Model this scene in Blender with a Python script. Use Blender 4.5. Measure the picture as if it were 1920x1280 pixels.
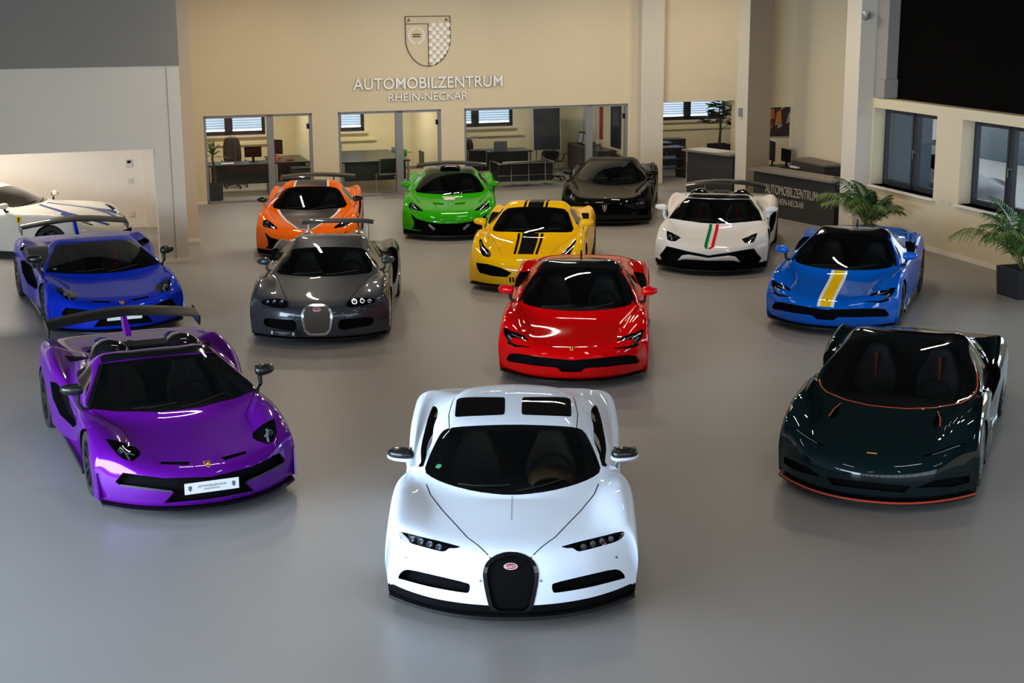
import bpy, bmesh, math, random
from mathutils import Vector, Matrix, geometry
from mathutils.bvhtree import BVHTree
random.seed(7)
scene = bpy.context.scene
COL = scene.collection
for o in list(bpy.data.objects): bpy.data.objects.remove(o)
PI = math.pi

# ------------------------------------------------------------------ camera
CAM_H, PITCH, ROLL, FPX = 4.92, 0.2294, -0.00627, 2850.0
cd = bpy.data.cameras.new('camera'); cam = bpy.data.objects.new('camera', cd); COL.objects.link(cam)
cd.sensor_width = 36.0; cd.lens = FPX / 1920 * 36.0; cd.clip_end = 300
cam.matrix_world = Matrix.Translation((0, 0, CAM_H)) @ Matrix.Rotation(PI/2 - PITCH, 4, 'X') @ Matrix.Rotation(ROLL, 4, 'Z')
scene.camera = cam
# ------------------------------------------------------------------ light and exposure
TH = math.radians(17.3)                       # the hall is turned against the camera axis
RM = Matrix.Rotation(TH, 4, 'Z')
def rw(a, b, z=0.0): return RM @ Vector((a, b, z))
w = bpy.data.worlds.new('world'); scene.world = w; w.use_nodes = True
nt = w.node_tree; bg = nt.nodes['Background']
bg.inputs[0].default_value = (0.78, 0.87, 1.0, 1); bg.inputs[1].default_value = 3.0
vs = scene.view_settings; vs.view_transform = 'Standard'; vs.look = 'None'; vs.gamma = 1.0; vs.use_curve_mapping = False
vs.exposure = 0.2
def area(name, loc, rot, size, sizey, power, color):
    l = bpy.data.lights.new(name, 'AREA'); l.shape = 'RECTANGLE'; l.size = size; l.size_y = sizey
    l.energy = power; l.color = color
    o = bpy.data.objects.new(name, l); COL.objects.link(o); o.matrix_world = RM @ (Matrix.Translation(loc) @ rot)
    return o
# daylight entering through the glazed front of the hall, behind and left of the camera
area('daylight_front', (7.0, -2.85, 2.3), Matrix.Rotation(-PI/2, 4, 'X') @ Matrix.Rotation(PI, 4, 'Z'), 19.0, 4.2, 1950, (0.62, 0.80, 1.0))
area('daylight_side', (-6.85, 9.0, 2.4), Matrix.Rotation(PI/2, 4, 'Z') @ Matrix.Rotation(-PI/2, 4, 'X') @ Matrix.Rotation(PI, 4, 'Z'), 15.0, 3.4, 2900, (0.62, 0.80, 1.0))

for _b in (19.7, 16.6, 13.5):   # daylight at the right-hand windows
    area('daylight_window', (16.7, _b, 1.8), Matrix.Rotation(-PI/2, 4, 'Z') @ Matrix.Rotation(-PI/2, 4, 'X') @ Matrix.Rotation(PI, 4, 'Z'), 2.2, 1.5, 95, (0.66, 0.82, 1.0))
# ------------------------------------------------------------------ materials
MATS = {}
def mat(name, col, rough=0.5, metal=0.0, coat=0.0, noise=0.0, nscale=20.0, bump=0.0, emit=None, estr=0.0, spec=0.5, flake=0.0):
    if name in MATS: return MATS[name]
    m = bpy.data.materials.new(name); m.use_nodes = True; t = m.node_tree; b = t.nodes['Principled BSDF']
    b.inputs['Base Color'].default_value = (*col, 1); b.inputs['Roughness'].default_value = rough
    b.inputs['Metallic'].default_value = metal; b.inputs['Coat Weight'].default_value = coat
    b.inputs['Coat Roughness'].default_value = 0.025; b.inputs['Specular IOR Level'].default_value = spec
    if emit: b.inputs['Emission Color'].default_value = (*emit, 1); b.inputs['Emission Strength'].default_value = estr
    if noise or bump:
        tc = t.nodes.new('ShaderNodeTexCoord'); n = t.nodes.new('ShaderNodeTexNoise'); n.inputs['Scale'].default_value = nscale
        n.inputs['Detail'].default_value = 5; t.links.new(tc.outputs['Object'], n.inputs['Vector'])
        if noise:
            r = t.nodes.new('ShaderNodeMix'); r.data_type = 'RGBA'
            r.inputs[6].default_value = (*[c*(1-noise) for c in col], 1); r.inputs[7].default_value = (*[min(1, c*(1+noise)) for c in col], 1)
            t.links.new(n.outputs['Fac'], r.inputs[0]); t.links.new(r.outputs[2], b.inputs['Base Color'])
        if bump:
            bp = t.nodes.new('ShaderNodeBump'); bp.inputs['Strength'].default_value = bump; bp.inputs['Distance'].default_value = 0.01
            t.links.new(n.outputs['Fac'], bp.inputs['Height']); t.links.new(bp.outputs[0], b.inputs['Normal'])
    MATS[name] = m; return m
def glassmat(name, tint, rough=0.0, ior=1.5, boost=1.0):
    if name in MATS: return MATS[name]
    m = bpy.data.materials.new(name); m.use_nodes = True; t = m.node_tree; t.nodes.remove(t.nodes['Principled BSDF'])
    out = t.nodes['Material Output']; tr = t.nodes.new('ShaderNodeBsdfTransparent'); tr.inputs[0].default_value = (*tint, 1)
    gl = t.nodes.new('ShaderNodeBsdfGlossy'); gl.inputs['Roughness'].default_value = rough; gl.inputs[0].default_value = (1, 1, 1, 1)
    lw = t.nodes.new('ShaderNodeLayerWeight'); lw.inputs[0].default_value = 0.5
    pw = t.nodes.new('ShaderNodeMath'); pw.operation = 'POWER'; pw.inputs[1].default_value = 5.0; t.links.new(lw.outputs['Facing'], pw.inputs[0])
    ma = t.nodes.new('ShaderNodeMath'); ma.operation = 'MULTIPLY_ADD'; ma.inputs[1].default_value = 0.955; ma.inputs[2].default_value = 0.045*boost; t.links.new(pw.outputs[0], ma.inputs[0])
    mx = t.nodes.new('ShaderNodeMixShader'); t.links.new(ma.outputs[0], mx.inputs[0]); t.links.new(tr.outputs[0], mx.inputs[1]); t.links.new(gl.outputs[0], mx.inputs[2])
    t.links.new(mx.outputs[0], out.inputs[0]); MATS[name] = m; return m
def s2l(r, g, b):
    f = lambda v: ((v/255+0.055)/1.055)**2.4 if v > 10 else v/255/12.92
    return (f(r), f(g), f(b))
WALL = mat('cream_wall', s2l(214, 199, 168), 0.85, noise=0.03, nscale=1.5, bump=0.03)
GREYW = mat('grey_wall', s2l(204, 190, 170), 0.8, noise=0.03, nscale=2, bump=0.03)
GREYD = mat('dark_grey_shade_band', s2l(124, 116, 104), 0.8, noise=0.04, nscale=2)  # shade of the upper left wall, put into a darker grey
WHITEW = mat('white_wall', s2l(226, 216, 202), 0.85, noise=0.02, nscale=2)
BLACKW = mat('black_cladding', (0.0016, 0.0013, 0.001), 0.9, noise=0.3, nscale=2, spec=0.05)
ALU = mat('grey_frame', s2l(140, 140, 142), 0.45, metal=0.3)
ANTH = mat('anthracite_frame', s2l(34, 38, 46), 0.45)
BLK = mat('black_plastic', (0.007, 0.007, 0.008), 0.5, spec=0.25)
MATTE = mat('black_matt', (0.0025, 0.0025, 0.003), 0.9, spec=0.08)
GBLK = mat('gloss_black', (0.005, 0.005, 0.006), 0.08, coat=0.5, spec=0.3)
CARB = mat('carbon_fibre', (0.006, 0.006, 0.0065), 0.45, coat=0.6, noise=0.4, nscale=180, spec=0.2)
RUB = mat('tyre_rubber', (0.012, 0.012, 0.013), 0.75)
CHR = mat('chrome', (0.75, 0.75, 0.77), 0.12, metal=1.0)
RIMD = mat('dark_rim', (0.035, 0.036, 0.04), 0.3, metal=0.8)
RIMS = mat('silver_rim', (0.45, 0.45, 0.47), 0.28, metal=0.9)
LEATH = mat('black_leather', (0.02, 0.02, 0.021), 0.45, bump=0.1, nscale=60)
GLASS = glassmat('tinted_glass', (0.36, 0.39, 0.38), boost=1.7)
GLASSD = glassmat('dark_tinted_glass', (0.10, 0.11, 0.11), boost=1.7)
LENS = glassmat('clear_lens', (0.55, 0.58, 0.62))
PANE = glassmat('clear_pane', (0.93, 0.95, 0.94), boost=0.35)
WHITE = mat('white_print', (0.8, 0.8, 0.8), 0.5)

# ------------------------------------------------------------------ mesh helpers
def link(o, parent=None):
    COL.objects.link(o)
    if parent is not None: o.parent = parent
    return o
def mesh_obj(name, verts, faces, m=None, parent=None, smooth=False, angle=None):
    me = bpy.data.meshes.new(name); me.from_pydata([tuple(v) for v in verts], [], faces); me.update()
    if m is not None: me.materials.append(m)
    if smooth:
        me.polygons.foreach_set('use_smooth', [True]*len(me.polygons))
        if angle: me.set_sharp_from_angle(angle=math.radians(angle))
    return link(bpy.data.objects.new(name, me), parent)
def tag(o, label, cat, group=None):
    o['label'] = label; o['category'] = cat
    if group: o['group'] = group
    return o
def struct(o): o['kind'] = 'structure'; return o
def empty(name, loc=(0, 0, 0), rz=0.0):
    o = bpy.data.objects.new(name, None); COL.objects.link(o); o.location = loc; o.rotation_euler = (0, 0, rz); o.empty_display_size = 0.2
    return o
class MB:
    def __init__(s): s.v = []; s.f = []
    def add(s, v, f): n = len(s.v); s.v += [tuple(x) for x in v]; s.f += [tuple(i+n for i in q) for q in f]; return s
    def box(s, x0, x1, y0, y1, z0, z1, M=None):
        v = [Vector((x, y, z)) for z in (z0, z1) for y in (y0, y1) for x in (x0, x1)]
        if M is not None: v = [M @ p for p in v]
        return s.add(v, [(0, 2, 3, 1), (4, 5, 7, 6), (0, 1, 5, 4), (2, 6, 7, 3), (0, 4, 6, 2), (1, 3, 7, 5)])
    def tube(s, pts, r, n=8, caps=True):
        pts = [Vector(p) for p in pts]; rs = r if isinstance(r, (list, tuple)) else [r]*len(pts); rings = []
        for i, p in enumerate(pts):
            d = (pts[min(i+1, len(pts)-1)] - pts[max(i-1, 0)]).normalized()
            up = Vector((0, 0, 1)) if abs(d.z) < 0.9 else Vector((1, 0, 0))
            a = d.cross(up).normalized(); b = d.cross(a)
            rings.append([p + (a*math.cos(2*PI*k/n) + b*math.sin(2*PI*k/n))*rs[i] for k in range(n)])
        v = [q for R in rings for q in R]; f = []
        for i in range(len(pts)-1):
            for k in range(n): f.append((i*n+k, i*n+(k+1) % n, (i+1)*n+(k+1) % n, (i+1)*n+k))
        if caps: f.append(tuple(range(n-1, -1, -1))); f.append(tuple((len(pts)-1)*n+k for k in range(n)))
        return s.add(v, f)
    def lathe(s, prof, n=32, axis='Z', M=None):   # prof: (r, h)
        v = []; f = []
        for r, h in prof:
            for k in range(n):
                a = 2*PI*k/n; c, d = r*math.cos(a), r*math.sin(a)
                p = Vector((c, d, h)) if axis == 'Z' else Vector((h, c, d))
                v.append(M @ p if M is not None else p)
        for i in range(len(prof)-1):
            for k in range(n): f.append((i*n+k, i*n+(k+1) % n, (i+1)*n+(k+1) % n, (i+1)*n+k))
        return s.add(v, f)
    def prism(s, poly, fn0, fn1):     # poly 2D -> two 3D caps
        n = len(poly); v = [fn0(p) for p in poly] + [fn1(p) for p in poly]
        return s.add(v, [tuple(range(n-1, -1, -1)), tuple(range(n, 2*n))] + [(i, (i+1) % n, n+(i+1) % n, n+i) for i in range(n)])
    def build(s, name, m, parent=None, smooth=False, angle=35, bevel=0.0, fix=True):
        o = mesh_obj(name, s.v, s.f, m, parent)
        if fix:
            bm = bmesh.new(); bm.from_mesh(o.data); bmesh.ops.recalc_face_normals(bm, faces=bm.faces); bm.to_mesh(o.data); bm.free()
        if smooth:
            o.data.polygons.foreach_set('use_smooth', [True]*len(o.data.polygons)); o.data.set_sharp_from_angle(angle=math.radians(angle))
        if bevel:
            md = o.modifiers.new('bevel', 'BEVEL'); md.width = bevel; md.segments = 2; md.limit_method = 'ANGLE'; md.harden_normals = False
        return o
def room(o): o.matrix_world = RM @ o.matrix_world; return o

# ------------------------------------------------------------------ car body engine
DEF = dict(L=4.54, foh=1.0, wb=2.71, wf=1.0, wd=.96, wr=1.02, zl=.13, bow=.40, lipy=.0, zb=.33, yb=.0, zn=.52, yn=.10,
    y4=.42, zh1=.64, zh2=.77, yc=1.22, zc=.86, wcur=.34, xp=.70, yt=2.1, zt=1.16, yp=2.45, zp=1.21, yre=3.0, zre=1.13,
    ydk=3.6, zdk=1.0, ztl=.86, rxt=.56, rxp=.57, rxr=.48, rxd=.42, zcf=.76, zcr=.93, xbelt=.80, zbelt=.80, zsh=.74,
    nosec=.0, valley=.03, rearv=.05, waist=.04, tuck=.02, tailw=.92, xc4=.865, xc2=.60, ncor=.0, side=.0, zA=.82, wct=.12, dzt=.05, tw={})
def body_net(q):
    p = dict(DEF); p.update(q); P = lambda k: p[k]
    L, wf, wd, wr, ya = P('L'), P('wf'), P('wd'), P('wr'), P('foh'); yr = ya + P('wb'); zl = P('zl')
    bw = lambda t: P('bow')*abs(t)**2.3
    R = []
    fx = [0, .33, .60, .75, .87, .955, .985, .99, .985]
    def row(xs, ys, zs): R.append([[x, y, z] for x, y, z in zip(xs, ys, zs)])
    # 0 under the lip
    row([x*wf*.93 for x in fx], [.22 + P('lipy') + bw(t)*.9 for t in fx], [zl]*9)
    row([x*wf*.975 for x in fx], [.01 + P('lipy') + bw(t) for t in fx], [zl+.01]*6 + [zl+.008, zl+.004, zl])
    zb, zn = P('zb'), P('zn'); nc = P('ncor')
    row([x*wf*.99 for x in fx], [P('yb') + bw(t) for t in fx], [zb, zb, zb, zb, zb, zb, zb-.05, zl+.08, zl])
    row([0, .33*wf, .60*wf, .745*wf, .86*wf, .945*wf, .99*wf, .99*wf, .97*wf], [P('yn') + bw(t)*.97 for t in fx],
        [zn, zn, zn+nc*.4, zn+nc*.8, zn+nc, zn+nc-.03, zb+.08, zl+.13, zl])
    y4 = P('y4'); zh1, zh2, zcf, va = P('zh1'), P('zh2'), P('zcf'), P('valley')
    m = lambda a, b, t: a + (b-a)*t
    zc4 = m(zn+nc, zcf, .62)
    yo = max(ya-.47, y4+.05)
    row([0, .32*wf, P('xc2')*wf, .74*wf, P('xc4')*wf, .955*wf, .995*wf, .99*wf, .965*wf],
        [y4, y4+.01, y4+.06, y4+.12, m(y4, yo, .7)+.05, yo, yo, yo, yo],
        [zh1, zh1-.003, m(zh1, zc4, .3)-va*.3, zc4-va*.5, zc4, zc4-.045, .46, .29, zl])
    row([0, .32*wf, P('xc2')*wf, .73*wf, P('xc4')*wf, .975*wf, wf, .995*wf, .965*wf], [ya-.05]*2 + [ya-.03, ya]+[ya]*5,
        [zh2, zh2-.008, m(zh2, zcf, .3)-va, zcf-va, zcf, zcf-.045, .50, .30, zl])
    yc, zc, xp, wc = P('yc'), P('zc'), P('xp'), P('wcur'); xb, zbl, zs = P('xbelt'), P('zbelt'), P('zsh'); zA = P('zA')
    ys = max(ya+.50, yc+wc)
    row([0, xp*.5, xp, m(xp, .9*wf, .55), .915*wf, .985*wf, .985*wf, .975*wf, .95*wf], [yc, yc+wc*.2, yc+wc, ys, ys, ys, ys, ys, ys],
        [zc, zc+(zA-zc)*.25, zA, m(zA, zcf, .4)-va*.3, m(zcf, zs, .3), m(zcf, zs, .5)-.07, .48, .29, zl])
    yt, zt, rxt, wct, dzt = P('yt'), P('zt'), P('rxt'), P('wct'), P('dzt'); tk, wa = P('tuck'), P('waist')
    ymid = m(yc, yt, .5)
    row([0, m(xp, rxt, .5)*.5, m(xp, rxt, .48), xb-.005, .93*wd, .99*wd, .99*wd-wa*.5, .975*wd-wa*.4, .95*wd],
        [ymid, ymid+m(wc, wct, .5)*.2, ymid+m(wc, wct, .5), ys+.25, ys+.25, ys+.25, ys+.25, ys+.25, ys+.25],
        [m(zc, zt, .55), m(zc, zt, .55), m(zA, zt-dzt, .53), zbl, zs, zs-.08, .47, .28, zl])
    ysd = max(yt+.05, ys+.5)
    row([0, rxt*.52, rxt, xb, .935*wd, .995*wd, wd-wa, .985*wd-wa, .96*wd], [yt, yt+wct*.25, yt+wct, ysd, ysd, ysd, ysd, ysd, ysd],
        [zt, zt-.008, zt-dzt, zbl+.01, zs+.01, zs-.07, .47, .28, zl])
    yp, zp, rxp = P('yp'), P('zp'), P('rxp')
    y9 = max(yp, ysd+.25)
    row([0, rxp*.52, rxp, xb+.01, .94*wd, 1.0*wd, wd-wa*.7, .99*wd-wa*.7, .96*wd], [yp, yp, yp+.1, y9, y9, y9, y9, y9, y9],
        [zp, zp-.01, zp-.06, m(zbl, P('zcr'), .2), m(zs, P('zcr'), .2), m(zs, P('zcr'), .2)-.09, .48, .29, zl])
    yre, zre, zcr = P('yre'), P('zre'), P('zcr')
    row([0, P('rxr')*.52, P('rxr'), m(xb, .74*wr, .5), .89*wr, .975*wr, m(wd, wr, .6), m(wd, wr, .5), .955*wr], [yre]*3+[max(yre, y9+.3)]*6,
        [zre, zre-.012, zre-.07, m(zbl, zcr, .6)-P('rearv')*.5, m(zs, zcr, .75), m(zs, zcr, .75)-.10, .52, .30, zl])
    ydk, zdk = P('ydk'), P('zdk'); y11 = max(ydk, yr-.22)
    row([0, P('rxd')*.55, P('rxd'), .72*wr, .86*wr, .965*wr, wr, .99*wr, .95*wr], [ydk]*3+[y11]*6,
        [zdk, zdk-.015, zdk-.05, zcr-P('rearv'), zcr, zcr-.09, .55, .31, zl])
    ztl = P('ztl'); tw_ = P('tailw')
    row([0, .34*wr, .55*wr, .71*wr, .85*wr, .955*wr, .995*wr, .985*wr, .94*wr], [yr+.15]*9,
        [m(zdk, ztl, .5), m(zdk, ztl, .5), m(zdk, ztl, .5), m(zcr, ztl, .15)-P('rearv')*.8, m(zcr, ztl, .15), m(zcr, ztl, .15)-.1, .55, .32, zl+.02])
    yq = L-.12
    row([0, .34*wr, .56*wr, .70*wr, .82*wr*tw_/.92, .90*wr*tw_/.92, .94*wr, .93*wr, .90*wr], [yq, yq-.005, yq-.02, yq-.05, yq-.08, yq-.13, yq-.16, yq-.16, yq-.16],
        [ztl, ztl, ztl, ztl+.005, ztl, ztl-.06, .55, .35, zl+.08])
    row([0, .33*wr, .55*wr, .69*wr, .80*wr, .87*wr, .90*wr, .89*wr, .86*wr], [L, L, L-.01, L-.03, L-.06, L-.10, L-.12, L-.12, L-.12],
        [ztl-.10, ztl-.10, ztl-.10, ztl-.10, ztl-.10, ztl-.14, .50, .36, zl+.12])
    row([0, .33*wr, .55*wr, .69*wr, .79*wr, .85*wr, .87*wr, .86*wr, .84*wr], [L-.05]*6+[L-.1]*3, [.32]*6+[.30, .28, zl+.12])
    for (i, j), d in p['tw'].items():
        for k in range(3): R[i][j][k] += d[k]
    # pre-compensate the control net so that the smoothed surface passes through the rows given above
    n = 18; rings = []
    for r in R:
        y8 = r[8]; rings.append([r[0]] + r[1:9] + [[0, y8[1], y8[2]]] + [[-c[0], c[1], c[2]] for c in r[8:0:-1]])
    T = [[list(v) for v in r] for r in rings]; C = [[list(v) for v in r] for r in rings]; nr = len(C)
    for it in range(3):
        A = [[[(C[i][k-1][d]+4*C[i][k][d]+C[i][(k+1) % n][d])/6 for d in range(3)] for k in range(n)] for i in range(nr)]
        for i in range(1, nr-1):
            for k in range(n):
                if i < 2 or 6 < k < 12 or (i < 4 and 4 < k < 14): continue
                for d in range(3):
                    C[i][k][d] += .75*(T[i][k][d] - (A[i-1][k][d]+4*A[i][k][d]+A[i+1][k][d])/6)
    verts = [v for r in C for v in r]; faces = []
    for i in range(len(R)-1):
        for k in range(n): faces.append((i*n+k, i*n+(k+1) % n, (i+1)*n+(k+1) % n, (i+1)*n+k))
    faces.append(tuple(range(n-1, -1, -1))); faces.append(tuple((len(R)-1)*n+k for k in range(n)))
    return verts, faces, len(R)
def eval_mesh(o):
    dg = bpy.context.evaluated_depsgraph_get(); dg.update()
    me = bpy.data.meshes.new_from_object(o.evaluated_get(dg)); return me
def chaikin(P, it, closed=True):
    for _ in range(it):
        Q = []; n = len(P)
        for i in range(n if closed else n-1):
            a, b = P[i], P[(i+1) % n]
            Q += [(.75*a[0]+.25*b[0], .75*a[1]+.25*b[1]), (.25*a[0]+.75*b[0], .25*a[1]+.75*b[1])]
        if not closed: Q = [P[0]] + Q + [P[-1]]
        P = Q
    return P
def inpoly(x, y, P):
    c = False; n = len(P); j = n-1
    for i in range(n):
        if (P[i][1] > y) != (P[j][1] > y) and x < (P[j][0]-P[i][0])*(y-P[i][1])/(P[j][1]-P[i][1])+P[i][0]: c = not c
        j = i
    return c
class Frame:
    def __init__(s, az, el):
        a, e = math.radians(az), math.radians(el)
        s.d = Vector((-math.sin(a)*math.cos(e), math.cos(a)*math.cos(e), -math.sin(e)))
        s.r = Vector((math.cos(a), math.sin(a), 0)); s.u = Vector((-math.sin(a)*math.sin(e), math.cos(a)*math.sin(e), math.cos(e)))
    def to2(s, p): p = Vector(p); return (p.dot(s.r), p.dot(s.u))
    def o(s, q): return s.r*q[0] + s.u*q[1] - s.d*8.0
TOP = Frame(0, 90); FRO = Frame(0, 25); SID = Frame(90, 0)
FR = {}
def frame(k):
    if k not in FR: FR[k] = Frame(*k)
    return FR[k]
def mirror_poly(h): return list(h) + [(-x, y) for x, y in reversed(h) if abs(x) > 1e-4]
def tri2d(poly, res):
    B = []; n = len(poly)
    for i in range(n):
        a, b = poly[i], poly[(i+1) % n]; l = math.hypot(a[0]-b[0], a[1]-b[1]); k = max(1, int(l/res+.5))
        if l < 1e-5: continue
        for t in range(k): B.append((a[0]+(b[0]-a[0])*t/k, a[1]+(b[1]-a[1])*t/k))
    xs = [p[0] for p in B]; ys = [p[1] for p in B]; pts = list(B)
    y = min(ys)+res*.5; odd = 0
    while y < max(ys):
        x = min(xs)+res*.5*(1+odd)
        while x < max(xs):
            if inpoly(x, y, B) and all((x-b[0])**2+(y-b[1])**2 > (.55*res)**2 for b in B): pts.append((x, y))
            x += res
        y += res*.87; odd ^= 1
    e = [(i, (i+1) % len(B)) for i in range(len(B))]
    r = geometry.delaunay_2d_cdt([Vector(p) for p in pts], e, [], 1, 1e-6)
    return [tuple(v) for v in r[0]], [tuple(f) for f in r[2]], r[3]
class Car:
    def __init__(s, name, p, pose, paint):
        s.p = dict(DEF); s.p.update(p); s.paint = paint
        s.root = empty(name, (pose[0], pose[1], 0), pose[2])
        v, f, nr = body_net(p); me = bpy.data.meshes.new('body'); me.from_pydata(v, [], f); me.update()
        o = link(bpy.data.objects.new('body', me), s.root); s.body = o
        bm = bmesh.new(); bm.from_mesh(me); bmesh.ops.recalc_face_normals(bm, faces=bm.faces)
        cl = bm.edges.layers.float.new('crease_edge'); bm.verts.ensure_lookup_table()
        cr = {2: .25, 4: .2}; cr.update(p.get('crease', {}))
        for e in bm.edges:
            i0, i1 = e.verts[0].index, e.verts[1].index; j0, j1 = i0 % 18, i1 % 18
            if j0 == j1:
                j = min(j0, 18-j0)
                if j in cr: e[cl] = cr[j]
                if j == 8: e[cl] = .6
            if i0//18 == i1//18 and i0//18 in p.get('rowcrease', {1: .5}): e[cl] = max(e[cl], p.get('rowcrease', {1: .5})[i0//18])
        bm.to_mesh(me); bm.free()
        md = o.modifiers.new('s', 'SUBSURF'); md.levels = 3; md.render_levels = 3
        s.smooth = eval_mesh(o); o.modifiers.clear()
        s.bvh = BVHTree.FromPolygons([v.co.copy() for v in s.smooth.vertices], [tuple(q.vertices) for q in s.smooth.polygons])
        s.cut = {k: MB() for k in 'ABCD'}; s.cutm = {k: [] for k in 'ABCD'}
        s.M = s.root.matrix_basis.copy()
    def hit(s, fr, q):
        o = fr.o(q); h = s.bvh.ray_cast(o, fr.d, 20.0)
        if h[0] is None:
            n = s.bvh.find_nearest(o + fr.d*8.0); return n[0], (n[0]-o).dot(fr.d), n[1]
        return h[0], h[3], h[1]
    # a patch that lies on the body surface
    def patch(s, name, poly, fr, m, off=.003, res=.035, thick=.0, parent=None, both=False, sm=0, label=None, depth0=None):
        fr = frame(fr); P = chaikin(poly, sm); out = []
        V, Fc, _ = tri2d(P, res); pts = []
        for q in V:
            h, t, n = s.hit(fr, q)
            if n.dot(fr.d) > 0: n = -n
            pts.append(h + n*off)
        for sgn in ((1, -1) if both else (1,)):
            vv = [(x*sgn, y, z) for x, y, z in pts]; ff = [f if sgn > 0 else f[::-1] for f in Fc]
            o = mesh_obj(name, vv, ff, m, parent if parent else s.root, smooth=True)
            if len(o.data.polygons):
                n0 = o.data.polygons[0].normal; d = Vector((fr.d.x*sgn, fr.d.y, fr.d.z))
                if n0.dot(d) > 0: o.data.flip_normals()
            if thick:
                md = o.modifiers.new('t', 'SOLIDIFY'); md.thickness = thick; md.offset = -1
            if label: o['label'] = label
            out.append(o)
        return out
    # pocket cut into the body
    def pocket(s, poly, fr, depth, m=None, both=False, sm=0, stage='B', res=.06, flat=False):
        fr = frame(fr); P = chaikin(poly, sm)
        V, Fc, orig = tri2d(P, res)
        H = [s.hit(fr, q) for q in V]
        t0 = min(h[1] for h in H)-.15; tm = max(h[1] for h in H)
        n = len(V)
        # outline loop
        cnt = {}
        for f in Fc:
            for i in range(3):
                e = (f[i], f[(i+1) % 3]); cnt[e] = 1
        edge = [e for e in cnt if (e[1], e[0]) not in cnt]
        near = [fr.o(q) + fr.d*t0 for q in V]
        far = [fr.o(q) + fr.d*((tm if flat else h[1])+depth) for q, h in zip(V, H)]
        faces = [tuple(f) for f in Fc] + [tuple(i+n for i in f[::-1]) for f in Fc] + [(b, a, a+n, b+n) for a, b in edge]
        for sgn in ((1, -1) if both else (1,)):
            s.cut[stage].add([Vector((p.x*sgn, p.y, p.z)) for p in near+far], [f if sgn > 0 else f[::-1] for f in faces])
            s.cutm[stage] += [m or MATTE]*len(faces)
    def cutmesh(s, mb, m=None, stage='A'):
        n = len(mb.f); s.cut[stage].add(mb.v, mb.f); s.cutm[stage] += [m or MATTE]*n
    def wheels(s, rf=.332, rr=.352, wfr=.245, wre=.34, rim=RIMD, spokes=10, inset=.015, caliper=None):
        p = s.p; ya = p['foh']; yr = ya+p['wb']
        for (y, r, w, half) in ((ya, rf, wfr, p['wf']), (yr, rr, wre, p['wr'])):
            for sg in (1, -1):
                c = MB(); c.lathe([(.001, half-w-.04), (r+.018, half-w-.04), (r+.018, half+.2), (.001, half+.2)], 40, 'X')
                v = [Vector((x*sg, yy+y, z+r)) for x, yy, z in c.v]
                s.cutmesh(MB().add(v, c.f if sg > 0 else [f[::-1] for f in c.f]), MATTE, 'A')
                x1 = half-inset; x0 = x1-w
                t = MB(); t.lathe([(r-.09, x0), (r-.03, x0), (r-.006, x0+.03), (r, x0+.06), (r, x1-.05), (r-.006, x1-.02), (r-.035, x1-.003), (r-.085, x1-.012), (r-.09, x0)], 36, 'X')
                def put(mb): return MB().add([(x*sg, yy+y, z+r) for x, yy, z in mb.v], mb.f)
                ty = put(t).build('tyre', RUB, s.root, smooth=True)
                R = r-.088; rm = MB()
                rm.lathe([(R+.006, x1-.01), (R-.012, x1-.014), (R-.018, x1-.06), (R-.03, x0+.03), (R-.03, x0), (R+.004, x0)], 36, 'X')
                rm.lathe([(.001, x1-.03), (.05, x1-.032), (.065, x1-.06)], 16, 'X')
                for k in range(spokes):
                    a = 2*PI*k/spokes; ca, sa = math.cos(a), math.sin(a)
                    def pt(rr_, tt, xx): return (xx, rr_*ca-tt*sa, rr_*sa+tt*ca)
                    wv = [pt(.04, -.016, x1-.03), pt(.04, .016, x1-.03), pt(R-.01, .024, x1-.016), pt(R-.01, -.024, x1-.016),
                          pt(.04, -.016, x1-.07), pt(.04, .016, x1-.07), pt(R-.01, .02, x1-.06), pt(R-.01, -.02, x1-.06)]
                    rm.add(wv, [(0, 1, 2, 3), (4, 7, 6, 5), (0, 4, 5, 1), (1, 5, 6, 2), (2, 6, 7, 3), (3, 7, 4, 0)])
                put(rm).build('rim', rim, ty, smooth=True, angle=30)
                d = MB(); d.lathe([(.06, x1-.10), (R-.05, x1-.10), (R-.05, x1-.13), (.06, x1-.13)], 24, 'X')
                put(d).build('brake_disc', RIMS, ty, smooth=True, angle=30)
                if caliper:
                    cb = MB(); cb.box(x1-.15, x1-.085, -R+.05, -R*.45, -.12, .12); put(cb).build('brake_caliper', caliper, ty, bevel=.01)
    def finish(s):
        o = s.body; me = s.smooth; me.materials.clear(); me.materials.append(s.paint); o.data = me
        if 'lowmat' in s.p:
            me.materials.append(s.p['lowmat'][0])
            for q in me.polygons:
                if q.center.z < s.p['lowmat'][1] and q.center.y < s.p['foh']+.2: q.material_index = 1
        temps = []
        for st in 'ABCD':
            if not s.cut[st].f: continue
            cm = bpy.data.meshes.new('cut'); cm.from_pydata(s.cut[st].v, [], s.cut[st].f); cm.update()
            ml = []
            for m in s.cutm[st]:
                if m not in ml: ml.append(m)
            for m in ml: cm.materials.append(m)
            cm.polygons.foreach_set('material_index', [ml.index(m) for m in s.cutm[st]])
            bm = bmesh.new(); bm.from_mesh(cm); bmesh.ops.remove_doubles(bm, verts=bm.verts, dist=1e-5); bmesh.ops.recalc_face_normals(bm, faces=bm.faces); bm.to_mesh(cm); bm.free()
            c = link(bpy.data.objects.new('cut', cm), s.root); temps.append(c)
            md = o.modifiers.new(st, 'BOOLEAN'); md.operation = 'DIFFERENCE'; md.object = c; md.solver = 'EXACT'; md.material_mode = 'TRANSFER'
            md.use_self = s.p.get('selfcut', False)
            nm = eval_mesh(o); o.modifiers.clear(); o.data = nm
        o.data.polygons.foreach_set('use_smooth', [True]*len(o.data.polygons)); o.data.set_sharp_from_angle(angle=math.radians(38))
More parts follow.
